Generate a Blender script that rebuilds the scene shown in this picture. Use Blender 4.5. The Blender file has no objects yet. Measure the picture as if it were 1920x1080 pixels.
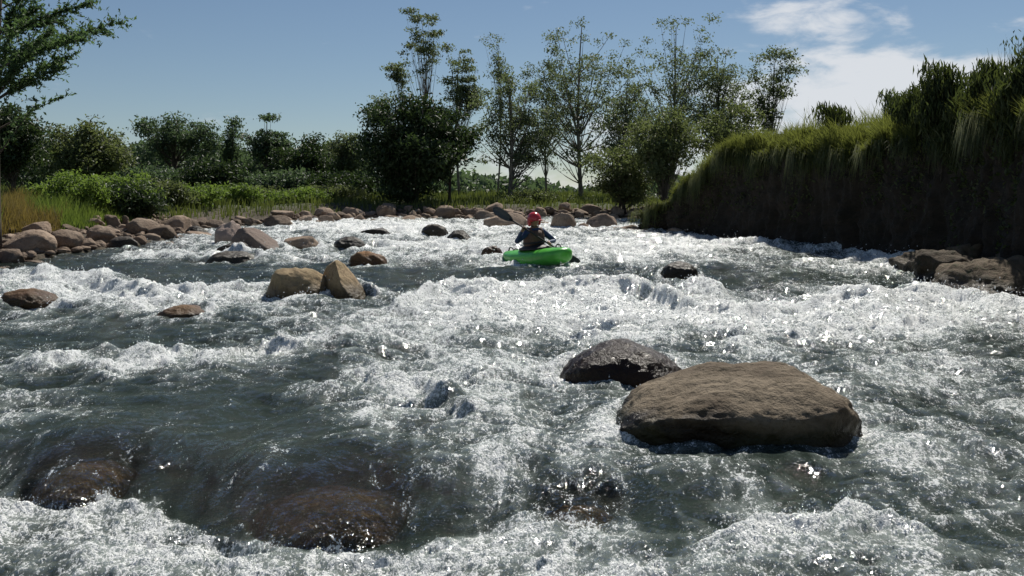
import bpy, math, random
import numpy as np
from mathutils import Vector, Matrix

SC = bpy.context.scene
COL = SC.collection
R = math.radians
CAMZ = 1.5          # camera height over the near water
F = 1844.0          # focal length in pixels of a 1920 px wide frame
HZ = 390.0          # image row of the horizon
SUN_AZ, SUN_EL = 22.0, 50.0     # degrees: clockwise from straight upstream, above the horizon

# ------------------------------------------------------------------ camera
cam_data = bpy.data.cameras.new('camera')
cam = bpy.data.objects.new('camera', cam_data); COL.objects.link(cam)
cam.location = (0, 0, CAMZ); cam.rotation_euler = (R(90), 0, 0)
cam_data.sensor_width = 36.0; cam_data.lens = 36.0 * F / 1920.0
cam_data.shift_y = -(540.0 - HZ) / 1920.0
cam_data.clip_start = 0.05; cam_data.clip_end = 6000
SC.camera = cam

# ------------------------------------------------------------------ node helpers
class NT:
    def __init__(s, tree):
        s.t = tree; s.n = tree.nodes; s.l = tree.links; s.n.clear()
    def node(s, typ, **kw):
        nd = s.n.new(typ)
        for k, v in kw.items():
            if k.startswith('i_'):
                key = k[2:]
                key = int(key) if key.isdigit() else key.replace('_', ' ')
                s.put(nd.inputs[key], v)
            else:
                setattr(nd, k, v)
        return nd
    def put(s, sock, v):
        if isinstance(v, bpy.types.NodeSocket): s.l.new(v, sock)
        else: sock.default_value = v
    def math(s, op, a, b=0.0, c=0.0, clamp=False):
        nd = s.n.new('ShaderNodeMath'); nd.operation = op; nd.use_clamp = clamp
        for i, v in enumerate((a, b, c)): s.put(nd.inputs[i], v)
        return nd.outputs[0]
    def ramp(s, v, a, b, lo=0.0, hi=1.0):
        nd = s.n.new('ShaderNodeMapRange'); nd.interpolation_type = 'SMOOTHSTEP'
        for i, x in enumerate((v, a, b, lo, hi)): s.put(nd.inputs[i], x)
        return nd.outputs[0]
    def noise(s, vec, scale, detail=4.0, rough=0.55, dist=0.0):
        nd = s.n.new('ShaderNodeTexNoise')
        if vec is not None: s.l.new(vec, nd.inputs['Vector'])
        nd.inputs['Scale'].default_value = scale; nd.inputs['Detail'].default_value = detail
        nd.inputs['Roughness'].default_value = rough; nd.inputs['Distortion'].default_value = dist
        return nd.outputs['Fac']
    def mixc(s, f, a, b, blend='MIX'):
        nd = s.n.new('ShaderNodeMix'); nd.data_type = 'RGBA'; nd.blend_type = blend
        s.put(nd.inputs[0], f)
        for k, v in ((6, a), (7, b)):
            if isinstance(v, (tuple, list)): v = tuple(v) + ((1.0,) if len(v) == 3 else ())
            s.put(nd.inputs[k], v)
        return nd.outputs[2]
    def mixs(s, f, a, b):
        nd = s.n.new('ShaderNodeMixShader')
        s.put(nd.inputs[0], f); s.l.new(a, nd.inputs[1]); s.l.new(b, nd.inputs[2])
        return nd.outputs[0]
    def attr(s, name):
        nd = s.n.new('ShaderNodeAttribute'); nd.attribute_name = name
        return nd.outputs['Fac']
    def bump(s, h, strength, dist, normal=None):
        nd = s.n.new('ShaderNodeBump'); nd.inputs['Strength'].default_value = strength
        nd.inputs['Distance'].default_value = dist; s.l.new(h, nd.inputs['Height'])
        if normal is not None: s.l.new(normal, nd.inputs['Normal'])
        return nd.outputs['Normal']

def c4(c): return (c[0], c[1], c[2], 1.0)

# ------------------------------------------------------------------ world: clear sky with thin fair-weather cloud
world = bpy.data.worlds.new('World'); SC.world = world; world.use_nodes = True
w = NT(world.node_tree)
sky = w.node('ShaderNodeTexSky', sky_type='NISHITA', sun_disc=False)
sky.sun_elevation = R(SUN_EL); sky.sun_rotation = R(SUN_AZ)
sky.altitude = 1300; sky.air_density = 1.15; sky.dust_density = 0.35; sky.ozone_density = 2.6
tc = w.node('ShaderNodeTexCoord')
sep = w.node('ShaderNodeSeparateXYZ'); w.l.new(tc.outputs['Generated'], sep.inputs[0])
az = w.math('ARCTAN2', sep.outputs[0], sep.outputs[1]); el = w.math('ARCSINE', sep.outputs[2])
cv = w.node('ShaderNodeCombineXYZ')
w.put(cv.inputs[0], w.math('MULTIPLY', az, 13.0)); w.put(cv.inputs[1], w.math('MULTIPLY', el, 34.0))
cn = w.noise(cv.outputs[0], 1.15, 8.0, 0.58, 0.25)
def spot(a0, e0, ra, re):
    da = w.math('DIVIDE', w.math('SUBTRACT', az, a0), ra); de = w.math('DIVIDE', w.math('SUBTRACT', el, e0), re)
    d2 = w.math('ADD', w.math('MULTIPLY', da, da), w.math('MULTIPLY', de, de))
    return w.math('EXPONENT', w.math('MULTIPLY', d2, -1.0))
m = w.math('MULTIPLY', spot(0.297, 0.180, 0.062, 0.026), 1.25)
m = w.math('ADD', m, w.math('MULTIPLY', spot(0.37, 0.120, 0.13, 0.032), 1.15))
m = w.math('ADD', m, w.math('MULTIPLY', spot(0.50, 0.085, 0.30, 0.045), 0.95))
low = w.math('MULTIPLY', w.ramp(el, 0.02, 0.16, 1.0, 0.0), w.ramp(az, -0.55, 0.25))     # bank of cloud low on the sunward side
m = w.math('ADD', m, w.math('MULTIPLY', low, 0.9))
far = w.math('MULTIPLY', w.ramp(w.math('ABSOLUTE', az), 0.75, 1.3), 0.5)                # scattered cloud elsewhere
m = w.math('ADD', m, w.math('MULTIPLY', far, w.ramp(el, 0.9, 0.2)))
dens = w.ramp(w.math('ADD', m, w.math('MULTIPLY', w.math('SUBTRACT', cn, 0.5), 3.0)), 0.40, 1.35, 0.0, 0.92)
skyc = w.mixc(dens, sky.outputs[0], (12.0, 12.4, 13.0))
bg = w.node('ShaderNodeBackground', i_Strength=0.052); w.l.new(skyc, bg.inputs[0])
wo = w.node('ShaderNodeOutputWorld'); w.l.new(bg.outputs[0], wo.inputs[0])

# ------------------------------------------------------------------ sun
sd = bpy.data.lights.new('sun', 'SUN'); sd.energy = 4.7; sd.angle = R(0.53); sd.color = (1.0, 0.95, 0.86)
sun = bpy.data.objects.new('sun', sd); COL.objects.link(sun)
dirv = Vector((math.sin(R(SUN_AZ)) * math.cos(R(SUN_EL)), math.cos(R(SUN_AZ)) * math.cos(R(SUN_EL)), math.sin(R(SUN_EL))))
sun.rotation_euler = dirv.to_track_quat('Z', 'Y').to_euler(); sun.location = dirv * 60
vs = SC.view_settings
vs.view_transform = 'Standard'; vs.look = 'None'; vs.exposure = 0.22; vs.gamma = 1.0; vs.use_curve_mapping = False
SC.cycles.max_bounces = 6; SC.cycles.transparent_max_bounces = 16; SC.cycles.caustics_reflective = False
SC.cycles.caustics_refractive = False; SC.cycles.sample_clamp_indirect = 4.0

# ------------------------------------------------------------------ numpy noise
def hash2(ix, iy, seed):
    h = (ix.astype(np.int64) * 374761393 + iy.astype(np.int64) * 668265263 + seed * 1274126177) & 0xffffffff
    h = ((h ^ (h >> 13)) * 1274126177) & 0xffffffff
    return (h ^ (h >> 16)) & 0xffffffff
def perlin(x, y, seed=0):
    x = np.asarray(x, dtype=np.float64); y = np.asarray(y, dtype=np.float64)
    x0 = np.floor(x); y0 = np.floor(y); fx = x - x0; fy = y - y0
    u = fx * fx * fx * (fx * (fx * 6 - 15) + 10); v = fy * fy * fy * (fy * (fy * 6 - 15) + 10)
    def g(dx, dy):
        a = hash2(x0 + dx, y0 + dy, seed) * (2 * math.pi / 4294967296.0)
        return np.cos(a) * (fx - dx) + np.sin(a) * (fy - dy)
    a = g(0, 0); b = g(1, 0); c = g(0, 1); d = g(1, 1)
    return 1.5 * ((a + (b - a) * u) * (1 - v) + (c + (d - c) * u) * v)
def fbm(x, y, seed=0, octv=4, gain=0.5, lac=2.03):
    s = 0; a = 1.0; t = 0
    for i in range(octv):
        s = s + a * perlin(x, y, seed + i * 17); t += a; a *= gain; x = x * lac + 3.1; y = y * lac - 1.7
    return s / t
def noise3(p, seed):
    p = np.asarray(p, dtype=np.float64); i0 = np.floor(p); f = p - i0; u = f * f * f * (f * (f * 6 - 15) + 10); out = 0.0
    for dx in (0, 1):
        for dy in (0, 1):
            for dz in (0, 1):
                h = hash2(i0[:, 0] + dx + 57 * (i0[:, 2] + dz), i0[:, 1] + dy + 131 * (i0[:, 2] + dz), seed)
                th = (h & 0xffff) * (2 * math.pi / 65536.0); cz = ((h >> 16) & 0xffff) / 32768.0 - 1.0; sz = np.sqrt(np.clip(1 - cz * cz, 0, 1))
                g = np.cos(th) * sz * (f[:, 0] - dx) + np.sin(th) * sz * (f[:, 1] - dy) + cz * (f[:, 2] - dz)
                out = out + g * (u[:, 0] if dx else 1 - u[:, 0]) * (u[:, 1] if dy else 1 - u[:, 1]) * (u[:, 2] if dz else 1 - u[:, 2])
    return 1.6 * out
def sstep(x, a, b):
    t = np.clip((x - a) / (b - a), 0, 1); return t * t * (3 - 2 * t)

# ------------------------------------------------------------------ mesh helpers
def mesh_np(name, verts, faces, smooth=False):
    verts = np.asarray(verts, dtype=np.float32).reshape(-1, 3); faces = np.asarray(faces, dtype=np.int32)
    k = faces.shape[1]; me = bpy.data.meshes.new(name)
    me.vertices.add(len(verts)); me.vertices.foreach_set('co', verts.ravel())
    me.loops.add(faces.size); me.loops.foreach_set('vertex_index', faces.ravel())
    me.polygons.add(len(faces)); me.polygons.foreach_set('loop_start', np.arange(0, faces.size, k, dtype=np.int32))
    me.update(calc_edges=True)
    if smooth: me.polygons.foreach_set('use_smooth', np.ones(len(faces), dtype=bool))
    me.validate(); return me
def set_attr(me, name, vals):
    a = me.attributes.new(name, 'FLOAT', 'POINT'); a.data.foreach_set('value', np.asarray(vals, dtype=np.float32).ravel())
def link(name, me, mat=None, parent=None):
    o = bpy.data.objects.new(name, me); COL.objects.link(o)
    if mat is not None and len(me.materials) == 0: me.materials.append(mat)
    if parent is not None: o.parent = parent
    return o
def empty(name, loc, rz=0.0):
    o = bpy.data.objects.new(name, None); COL.objects.link(o); o.location = loc; o.rotation_euler = (0, 0, rz); o.empty_display_size = 0.2
    return o
def tag(o, label=None, cat=None, group=None, kind=None):
    if label: o['label'] = label
    if cat: o['category'] = cat
    if group: o['group'] = group
    if kind: o['kind'] = kind
    return o
def grid_faces(nr, nc):
    i = np.arange(nr - 1)[:, None] * nc + np.arange(nc - 1)[None, :]
    return np.stack([i, i + 1, i + nc + 1, i + nc], axis=-1).reshape(-1, 4)
class MB:
    """collects tubes and lofts into one mesh"""
    def __init__(s): s.v = []; s.f = []
    def tube(s, pts, rads, n=6, cap=True):
        pts = [Vector(p) for p in pts]; base = len(s.v); m = len(pts)
        for i, p in enumerate(pts):
            t = (pts[min(i + 1, m - 1)] - pts[max(i - 1, 0)])
            if t.length < 1e-9: t = Vector((0, 0, 1))
            t.normalize()
            ref = Vector((1, 0, 0)) if abs(t.x) < 0.8 else Vector((0, 1, 0))
            a = t.cross(ref).normalized(); b = t.cross(a)
            for k in range(n):
                an = 2 * math.pi * k / n
                s.v.append(tuple(p + (a * math.cos(an) + b * math.sin(an)) * rads[i]))
        for i in range(m - 1):
            for k in range(n):
                k2 = (k + 1) % n
                s.f.append((base + i * n + k, base + i * n + k2, base + (i + 1) * n + k2, base + (i + 1) * n + k))
        if cap:
            s.f.append(tuple(base + k for k in range(n))[::-1]); s.f.append(tuple(base + (m - 1) * n + k for k in range(n)))
    def loft(s, rings, closed=True, cap=True):
        base = len(s.v); n = len(rings[0])
        for r in rings: s.v.extend([tuple(p) for p in r])
        kk = n if closed else n - 1
        for i in range(len(rings) - 1):
            for k in range(kk):
                k2 = (k + 1) % n
                s.f.append((base + i * n + k, base + i * n + k2, base + (i + 1) * n + k2, base + (i + 1) * n + k))
        if cap:
            s.f.append(tuple(base + k for k in range(n))[::-1]); s.f.append(tuple(base + (len(rings) - 1) * n + k for k in range(n)))
    def build(s, name, mat, parent=None, smooth=True):
        me = bpy.data.meshes.new(name); me.from_pydata(s.v, [], s.f); me.update()
        if smooth: me.polygons.foreach_set('use_smooth', np.ones(len(me.polygons), dtype=bool))
        return link(name, me, mat, parent)

# ------------------------------------------------------------------ layout of the place
def zw0(y):                                   # mean level of the river: it climbs upstream
    y = np.asarray(y, dtype=np.float64)
    return np.where(y > 5, (y - 5) * 0.032, (y - 5) * 0.010)
def on_water(u, v):                           # where a ray through a point of the photograph meets the river
    d = 1.66 / ((v - HZ) / F + 0.032); return ((u - 960) / F * d, d)
def at(u, v, d): return ((u - 960) / F * d, d, CAMZ - (v - HZ) / F * d)

LEFT_FAR = np.array([(-10.8, -40), (-10.2, 8), (-9.7, 17), (-9.2, 20), (-8.7, 23.7), (-9.3, 30), (-8.2, 34), (-5.3, 37.4), (-1, 38.3), (4, 38.4), (12, 38.2), (40, 39)], dtype=float)
RIGHT = np.array([(9.2, -40), (8.6, -3), (8.0, 5), (7.7, 10), (7.7, 13.5), (8.05, 16), (8.15, 18.5), (7.5, 21), (6.5, 24), (5.4, 27), (4.4, 28.9), (3.9, 30.0), (4.6, 31.2), (7, 32.5), (12, 33.6), (40, 34)], dtype=float)
def dist_poly(x, y, P):
    best = np.full(x.shape, 1e9)
    for (ax, ay), (bx, by) in zip(P[:-1], P[1:]):
        dx, dy = bx - ax, by - ay; t = np.clip(((x - ax) * dx + (y - ay) * dy) / (dx * dx + dy * dy), 0, 1)
        best = np.minimum(best, np.hypot(x - ax - t * dx, y - ay - t * dy))
    return best
RIVER = np.vstack([LEFT_FAR, RIGHT[::-1]])
def in_river(x, y):
    ins = np.zeros(x.shape, dtype=bool); P = RIVER; n = len(P)
    for i in range(n):
        (ax, ay), (bx, by) = P[i], P[(i + 1) % n]
        if ay == by: continue
        c = ((ay > y) != (by > y)) & (x < (bx - ax) * (y - ay) / (by - ay) + ax); ins ^= c
    return ins
def ground(x, y):
    x = np.asarray(x, dtype=float); y = np.asarray(y, dtype=float)
    dl = dist_poly(x, y, LEFT_FAR); dr = dist_poly(x, y, RIGHT); ins = in_river(x, y)
    yc = np.clip(y, -30, 40); zw = zw0(yc)
    n1 = fbm(x * 0.35, y * 0.35, 3, 4); n2 = fbm(x * 1.7, y * 1.7, 8, 3)
    left = zw + 0.10 + 0.45 * sstep(dl, 0.0, 3.2) + 0.45 * sstep(dl, 2.5, 18) + 0.55 * sstep(dl, 60, 400) + n1 * 0.22 * sstep(dl, 0, 4) + n2 * 0.05
    tap = 1 - sstep(y, 25.5, 30.0)
    right = zw + 0.10 + 2.45 * tap * sstep(dr, 0.75, 1.3) + 0.35 * sstep(y, 22, 16) * sstep(dr, 0.75, 1.3) + (1 - tap) * (0.5 * sstep(dr, 0, 2) + 0.9 * sstep(dr, 2, 7)) + n1 * 0.15 * sstep(dr, 0, 3) + n2 * 0.04 + 0.35 * sstep(dr, 1, 5) * tap
    out = np.where(dr < dl, right, left)
    dd = np.minimum(dl, dr)
    bed = zw - 0.1 - 0.42 * sstep(dd, 0, 3.0) + n1 * 0.12 + n2 * 0.07
    bed = np.where(y < 5.2, bed - 0.25, bed)
    return np.where(ins, bed, out)
def gz(x, y): return float(ground(np.array([x]), np.array([y]))[0])

# ------------------------------------------------------------------ materials
def new_mat(name):
    m = bpy.data.materials.new(name); m.use_nodes = True; t = NT(m.node_tree)
    out = t.node('ShaderNodeOutputMaterial'); return m, t, out
def leaf_mat(name, dark, light, trans=0.35, tcol=None, rough=0.55):
    m, t, out = new_mat(name)
    g = t.node('ShaderNodeNewGeometry'); rnd = g.outputs['Random Per Island']
    tcx = t.node('ShaderNodeTexCoord'); n = t.noise(tcx.outputs['Object'], 0.9, 3.0)
    f = t.math('ADD', t.math('MULTIPLY', rnd, 0.65), t.math('MULTIPLY', t.math('SUBTRACT', n, 0.32), 0.9), clamp=True)
    col = t.mixc(f, dark, light)
    p = t.node('ShaderNodeBsdfPrincipled', i_Roughness=rough); t.l.new(col, p.inputs['Base Color'])
    p.inputs['Specular IOR Level'].default_value = 0.35
    tr = t.node('ShaderNodeBsdfTranslucent')
    t.l.new(t.mixc(0.5, col, tcol or (light[0] * 1.3, light[1] * 1.4, light[2] * 0.7)), tr.inputs[0])
    t.l.new(t.mixs(trans, p.outputs[0], tr.outputs[0]), out.inputs[0]); return m
def bark_mat(name, a, b):
    m, t, out = new_mat(name); tcx = t.node('ShaderNodeTexCoord')
    mp = t.node('ShaderNodeMapping', i_Scale=(9, 9, 2.0)); t.l.new(tcx.outputs['Object'], mp.inputs[0])
    n = t.noise(mp.outputs[0], 1.0, 5.0, 0.65); n2 = t.noise(tcx.outputs['Object'], 1.3, 3.0)
    col = t.mixc(t.ramp(t.math('ADD', n, t.math('MULTIPLY', n2, 0.5)), 0.55, 0.95), a, b)
    p = t.node('ShaderNodeBsdfPrincipled', i_Roughness=0.9); t.l.new(col, p.inputs['Base Color'])
    t.l.new(t.bump(n, 0.7, 0.02), p.inputs['Normal']); t.l.new(p.outputs[0], out.inputs[0]); return m
def rock_mat(name, a, b, c, wet_lo, wet_hi, moss=0.0, wetdark=0.35, scale=1.0, gloss=0.62):
    """stone; the splash line (world height wet_lo..wet_hi) is dark, glossy wet stone with a ragged edge"""
    m, t, out = new_mat(name); tcx = t.node('ShaderNodeTexCoord'); g = t.node('ShaderNodeNewGeometry')
    oi = t.node('ShaderNodeObjectInfo')
    va = t.node('ShaderNodeVectorMath', operation='ADD'); t.l.new(g.outputs['Position'], va.inputs[0])
    n1 = t.noise(va.outputs[0], 2.2 * scale, 5.0, 0.6, 0.4); n2 = t.noise(va.outputs[0], 14.0 * scale, 5.0, 0.65); n3 = t.noise(va.outputs[0], 70.0 * scale, 3.0, 0.6)
    col = t.mixc(t.ramp(n1, 0.34, 0.66), a, b)
    col = t.mixc(t.ramp(n2, 0.48, 0.72), col, c)
    col = t.mixc(t.ramp(n3, 0.58, 0.8, 0, 0.55), col, (a[0] * 0.35, a[1] * 0.33, a[2] * 0.3))
    hv = t.node('ShaderNodeHueSaturation'); t.l.new(col, hv.inputs['Color'])
    t.l.new(t.math('MULTIPLY_ADD', oi.outputs['Random'], 0.8, 0.55), hv.inputs['Value']); col = hv.outputs[0]
    sp = t.node('ShaderNodeSeparateXYZ'); t.l.new(g.outputs['Position'], sp.inputs[0])
    rough = 0.85
    if wet_hi is not None:
        zz = t.math('SUBTRACT', sp.outputs[2], t.math('MULTIPLY', t.math('SUBTRACT', sp.outputs[1], 5.0), 0.032))
        zz = t.math('ADD', zz, t.math('MULTIPLY', t.math('SUBTRACT', n1, 0.5), 0.22))
        zz = t.math('ADD', zz, t.math('MULTIPLY', t.math('SUBTRACT', n2, 0.5), 0.12))
        wf = t.ramp(zz, wet_lo, wet_hi, 1.0, 0.0)
        wet = t.mixc(1.0, col, (wetdark, wetdark * 0.92, wetdark * 0.8), 'MULTIPLY')
        if moss > 0: wet = t.mixc(t.math('MULTIPLY', t.ramp(n1, 0.42, 0.62), moss), wet, (0.030, 0.030, 0.010))
        col = t.mixc(wf, col, wet); rough = t.math('MULTIPLY_ADD', wf, -gloss, 0.88)
    p = t.node('ShaderNodeBsdfPrincipled'); t.l.new(col, p.inputs['Base Color']); t.put(p.inputs['Roughness'], rough); p.inputs['Specular IOR Level'].default_value = 0.22
    nb = t.bump(t.math('ADD', n2, t.math('MULTIPLY', n3, 0.16)), 0.8, 0.05); t.l.new(nb, p.inputs['Normal'])
    t.l.new(p.outputs[0], out.inputs[0]); return m
def plain_mat(name, col, rough=0.5, nscale=20, var=0.25, bump=0.2, spec=0.5, coat=0.0):
    m, t, out = new_mat(name); tcx = t.node('ShaderNodeTexCoord')
    n = t.noise(tcx.outputs['Object'], nscale, 4.0, 0.6)
    c = t.mixc(t.ramp(n, 0.3, 0.75), col, tuple(x * (1 - var) for x in col))
    p = t.node('ShaderNodeBsdfPrincipled', i_Roughness=rough); t.l.new(c, p.inputs['Base Color'])
    p.inputs['Specular IOR Level'].default_value = spec; p.inputs['Coat Weight'].default_value = coat
    t.l.new(t.bump(n, bump, 0.01), p.inputs['Normal']); t.l.new(p.outputs[0], out.inputs[0]); return m

# ------------------------------------------------------------------ ground
def axis(lo, hi, dl, dh, nd, no):
    mid = np.linspace(dl, dh, nd)
    a = dl - np.geomspace(0.3, dl - lo, no)[::-1]; b = dh + np.geomspace(0.3, hi - dh, no)
    return np.concatenate([a, mid, b])
gx = axis(-1500, 1500, -16, 14, 190, 34); gy = axis(-300, 3000, 0, 62, 260, 34)
GX, GY = np.meshgrid(gx, gy); GZ = ground(GX, GY)
me = mesh_np('ground', np.stack([GX, GY, GZ], -1), grid_faces(len(gy), len(gx)), True)
set_attr(me, 'shore', np.where(in_river(GX, GY), -1.0, 1.0) * np.minimum(dist_poly(GX, GY, LEFT_FAR), dist_poly(GX, GY, RIGHT)))
mg, t, out = new_mat('ground_soil'); g = t.node('ShaderNodeNewGeometry'); P = g.outputs['Position']
n1 = t.noise(P, 0.5, 5.0); n2 = t.noise(P, 6.0, 5.0, 0.65); n3 = t.noise(P, 26.0, 4.0, 0.6)
sh = t.attr('shore')
soil = t.mixc(t.ramp(n2, 0.35, 0.7), (0.040, 0.030, 0.018), (0.085, 0.066, 0.042))
grs = t.mixc(t.ramp(n2, 0.35, 0.7), (0.035, 0.055, 0.016), (0.075, 0.085, 0.028))
col = t.mixc(t.ramp(t.math('ADD', sh, t.math('MULTIPLY', t.math('SUBTRACT', n1, 0.5), 3.0)), 1.6, 3.4), soil, grs)
bedc = t.mixc(t.ramp(n2, 0.4, 0.65), (0.045, 0.036, 0.020), (0.11, 0.085, 0.05))
bedc = t.mixc(t.ramp(n3, 0.5, 0.62), bedc, (0.03, 0.032, 0.018))
col = t.mixc(t.ramp(sh, -0.3, 0.1), bedc, col)
p = t.node('ShaderNodeBsdfPrincipled', i_Roughness=0.95); t.l.new(col, p.inputs['Base Color'])
t.l.new(t.bump(t.math('ADD', n2, t.math('MULTIPLY', n3, 0.5)), 0.8, 0.08), p.inputs['Normal']); t.l.new(p.outputs[0], out.inputs[0])
tag(link('ground', me, mg), kind='structure')

# ------------------------------------------------------------------ cut bank on the right: an undercut earth face
def resample(P, step):
    seg = np.hypot(*(P[1:] - P[:-1]).T); s = np.concatenate([[0], np.cumsum(seg)]); n = int(s[-1] / step) + 1
    q = np.linspace(0, s[-1], n); x = np.interp(q, s, P[:, 0]); y = np.interp(q, s, P[:, 1])
    k = np.ones(9) / 9
    for a in (x, y):
        a[4:-4] = np.convolve(a, k, 'valid')
    return x, y, q
bp = RIGHT[1:14]
bx, by, bs = resample(bp, 0.055)
tx = np.gradient(bx); ty = np.gradient(by); ln = np.hypot(tx, ty); nxv, nyv = -ty / ln, tx / ln     # towards the river
prof_t = np.concatenate([np.linspace(0, 1, 62), 1 + np.linspace(0.05, 0.6, 8)])
S, T = np.meshgrid(bs, prof_t)
tapb = 1 - sstep(by, 25.5, 30.0)
zb = zw0(by); top = 2.55 * tapb + 0.12 + 0.55 * (1 - tapb) + 0.35 * sstep(by, 22, 16)
top = top + 0.22 * fbm(bs * 0.5, bs * 0 + 2, 44, 4)
tt = np.clip(T, 0, 1)
Z = zb[None, :] - 0.5 + tt ** 1.0 * (top[None, :] + 0.5)
shoulder = np.clip(0.84 + 0.11 * fbm(S * 0.8, S * 0, 57, 4), 0.66, 0.95)
lean = 0.42 * (1 - tt) ** 1.6 - 0.75 * (np.clip((tt - shoulder) / (1 - shoulder), 0, 1) ** 1.7) + 0.10 * np.exp(-((tt - shoulder) / 0.06) ** 2)
n_big = fbm(S * 0.55, T * 1.3, 51, 4); n_rib = fbm(S * 2.4, T * 1.2 + 7, 52, 4); n_sm = fbm(S * 8, T * 18, 53, 3); n_ch = np.abs(fbm(S * 1.3 + 4, T * 4.2, 56, 4))
offs = lean * (0.5 + 0.5 * tapb[None, :]) + 0.38 * n_big + 0.24 * n_rib + 0.07 * n_sm - 0.30 * n_ch * (1 - tt * 0.3)
back = np.where(T > 1, (T - 1) * 2.2, 0)
offs = np.where(T > 1, offs * np.clip(1 - (T - 1) * 2, 0, 1), offs) - back
Z = np.where(T > 1, Z + 0.10 * np.sin((T - 1) * 4) + 0.02 * n_sm, Z + 0.06 * n_sm)
X = bx[None, :] + nxv[None, :] * offs; Y = by[None, :] + nyv[None, :] * offs
BX, BY, BZ = X, Y, Z
me = mesh_np('riverbank', np.stack([X, Y, Z], -1), grid_faces(len(prof_t), len(bs)), True)
set_attr(me, 'up', T)
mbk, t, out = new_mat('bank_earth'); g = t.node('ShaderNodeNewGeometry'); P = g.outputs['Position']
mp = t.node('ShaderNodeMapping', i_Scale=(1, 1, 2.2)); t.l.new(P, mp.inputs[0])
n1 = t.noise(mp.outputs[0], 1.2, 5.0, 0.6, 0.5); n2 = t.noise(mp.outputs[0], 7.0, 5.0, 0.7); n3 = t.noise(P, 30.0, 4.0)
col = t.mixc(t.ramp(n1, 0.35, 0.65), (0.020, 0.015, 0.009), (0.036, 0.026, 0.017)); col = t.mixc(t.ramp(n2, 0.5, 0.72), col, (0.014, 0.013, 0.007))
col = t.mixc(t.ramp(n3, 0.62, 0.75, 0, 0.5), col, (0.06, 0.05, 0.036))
col = t.mixc(t.ramp(t.math('ADD', t.attr('up'), t.math('MULTIPLY', n1, 0.4)), 1.05, 1.25), col, (0.04, 0.055, 0.016))
p = t.node('ShaderNodeBsdfPrincipled', i_Roughness=0.95); t.l.new(col, p.inputs['Base Color'])
t.l.new(t.bump(t.math('ADD', n2, t.math('MULTIPLY', n3, 0.4)), 0.9, 0.09), p.inputs['Normal']); t.l.new(p.outputs[0], out.inputs[0])
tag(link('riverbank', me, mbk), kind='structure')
def bank_pt(s_frac_y, off=0.0):
    i = int(np.argmin(np.abs(by - s_frac_y) + (np.arange(len(by)) > len(by) * 0.93) * 9)); return bx[i] + nxv[i] * off, by[i] + nyv[i] * off, zb[i], top[i]

# ------------------------------------------------------------------ rocks
def ico(sub):
    import bmesh
    bm = bmesh.new(); bmesh.ops.create_icosphere(bm, subdivisions=sub, radius=1.0)
    v = np.array([x.co[:] for x in bm.verts]); f = np.array([[q.index for q in p.verts] for p in bm.faces]); bm.free(); return v, f
ICO = {k: ico(k) for k in (2, 3, 4, 5, 6)}
def rock_shape(seed, half, p=2.3, rough=0.12, planes=5, cut=0.82, sub=5, extra=(), fine=0.02):
    rs = np.random.RandomState(seed); v, f = ICO[sub]
    r = 1.0 / (np.abs(v) ** p).sum(1) ** (1.0 / p); q = v * r[:, None]
    q = q * (1 + rough * noise3(v * 1.3 + seed * 3.7, seed) + rough * 0.5 * noise3(v * 3.1 + seed, seed + 3))[:, None]
    for k in range(planes):
        nrm = rs.normal(size=3); nrm /= np.linalg.norm(nrm); d = cut + rs.uniform(-0.08, 0.14)
        q = q - nrm * np.maximum(0, q @ nrm - d)[:, None] * 0.86
    for (nrm, d, k) in extra:
        nrm = np.array(nrm, float); nrm /= np.linalg.norm(nrm); q = q - nrm * np.maximum(0, q @ nrm - d)[:, None] * k
    q = q * (1 + 1.3 * fine * noise3(v * 5 + seed, seed + 6) + fine * noise3(v * 11 + seed, seed + 7) + fine * 0.5 * noise3(v * 25 + seed, seed + 8))[:, None]
    return q * np.array(half)[None, :], f
M_TAN = rock_mat('stone_tan', (0.115, 0.086, 0.058), (0.235, 0.188, 0.132), (0.085, 0.066, 0.042), 0.11, 0.23, 0.7, 0.15)
M_TAN2 = rock_mat('stone_tan_pair', (0.22, 0.17, 0.095), (0.27, 0.20, 0.12), (0.15, 0.105, 0.06), 0.04, 0.30, 0.5, 0.22)
M_WET = rock_mat('stone_wet', (0.080, 0.038, 0.022), (0.11, 0.052, 0.028), (0.065, 0.034, 0.020), 0.30, 0.8, 0.2, 0.40, 1.0, 0.60)
M_RUST = rock_mat('stone_rust', (0.16, 0.085, 0.045), (0.22, 0.12, 0.055), (0.09, 0.06, 0.03), 0.04, 0.30, 0.5, 0.45)
M_PINK = rock_mat('stone_pink', (0.30, 0.225, 0.19), (0.36, 0.285, 0.24), (0.25, 0.20, 0.17), 0.02, 0.20, 0.0, 0.35)
M_BANK = rock_mat('stone_bank', (0.21, 0.150, 0.108), (0.32, 0.245, 0.185), (0.17, 0.13, 0.10), -0.02, 0.10, 0.0, 0.4)
M_DARK = rock_mat('stone_dark', (0.055, 0.045, 0.038), (0.085, 0.068, 0.055), (0.045, 0.04, 0.03), 0.1, 0.45, 0.3, 0.5)
M_SUB = rock_mat('stone_submerged', (0.12, 0.068, 0.030), (0.18, 0.108, 0.048), (0.06, 0.05, 0.018), 2, 3, 0.2, 0.75, 1.0, 0.1)
RIVER_ROCKS = []      # cx, cy, rx, ry, top height above mean water, strength of the wake
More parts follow.
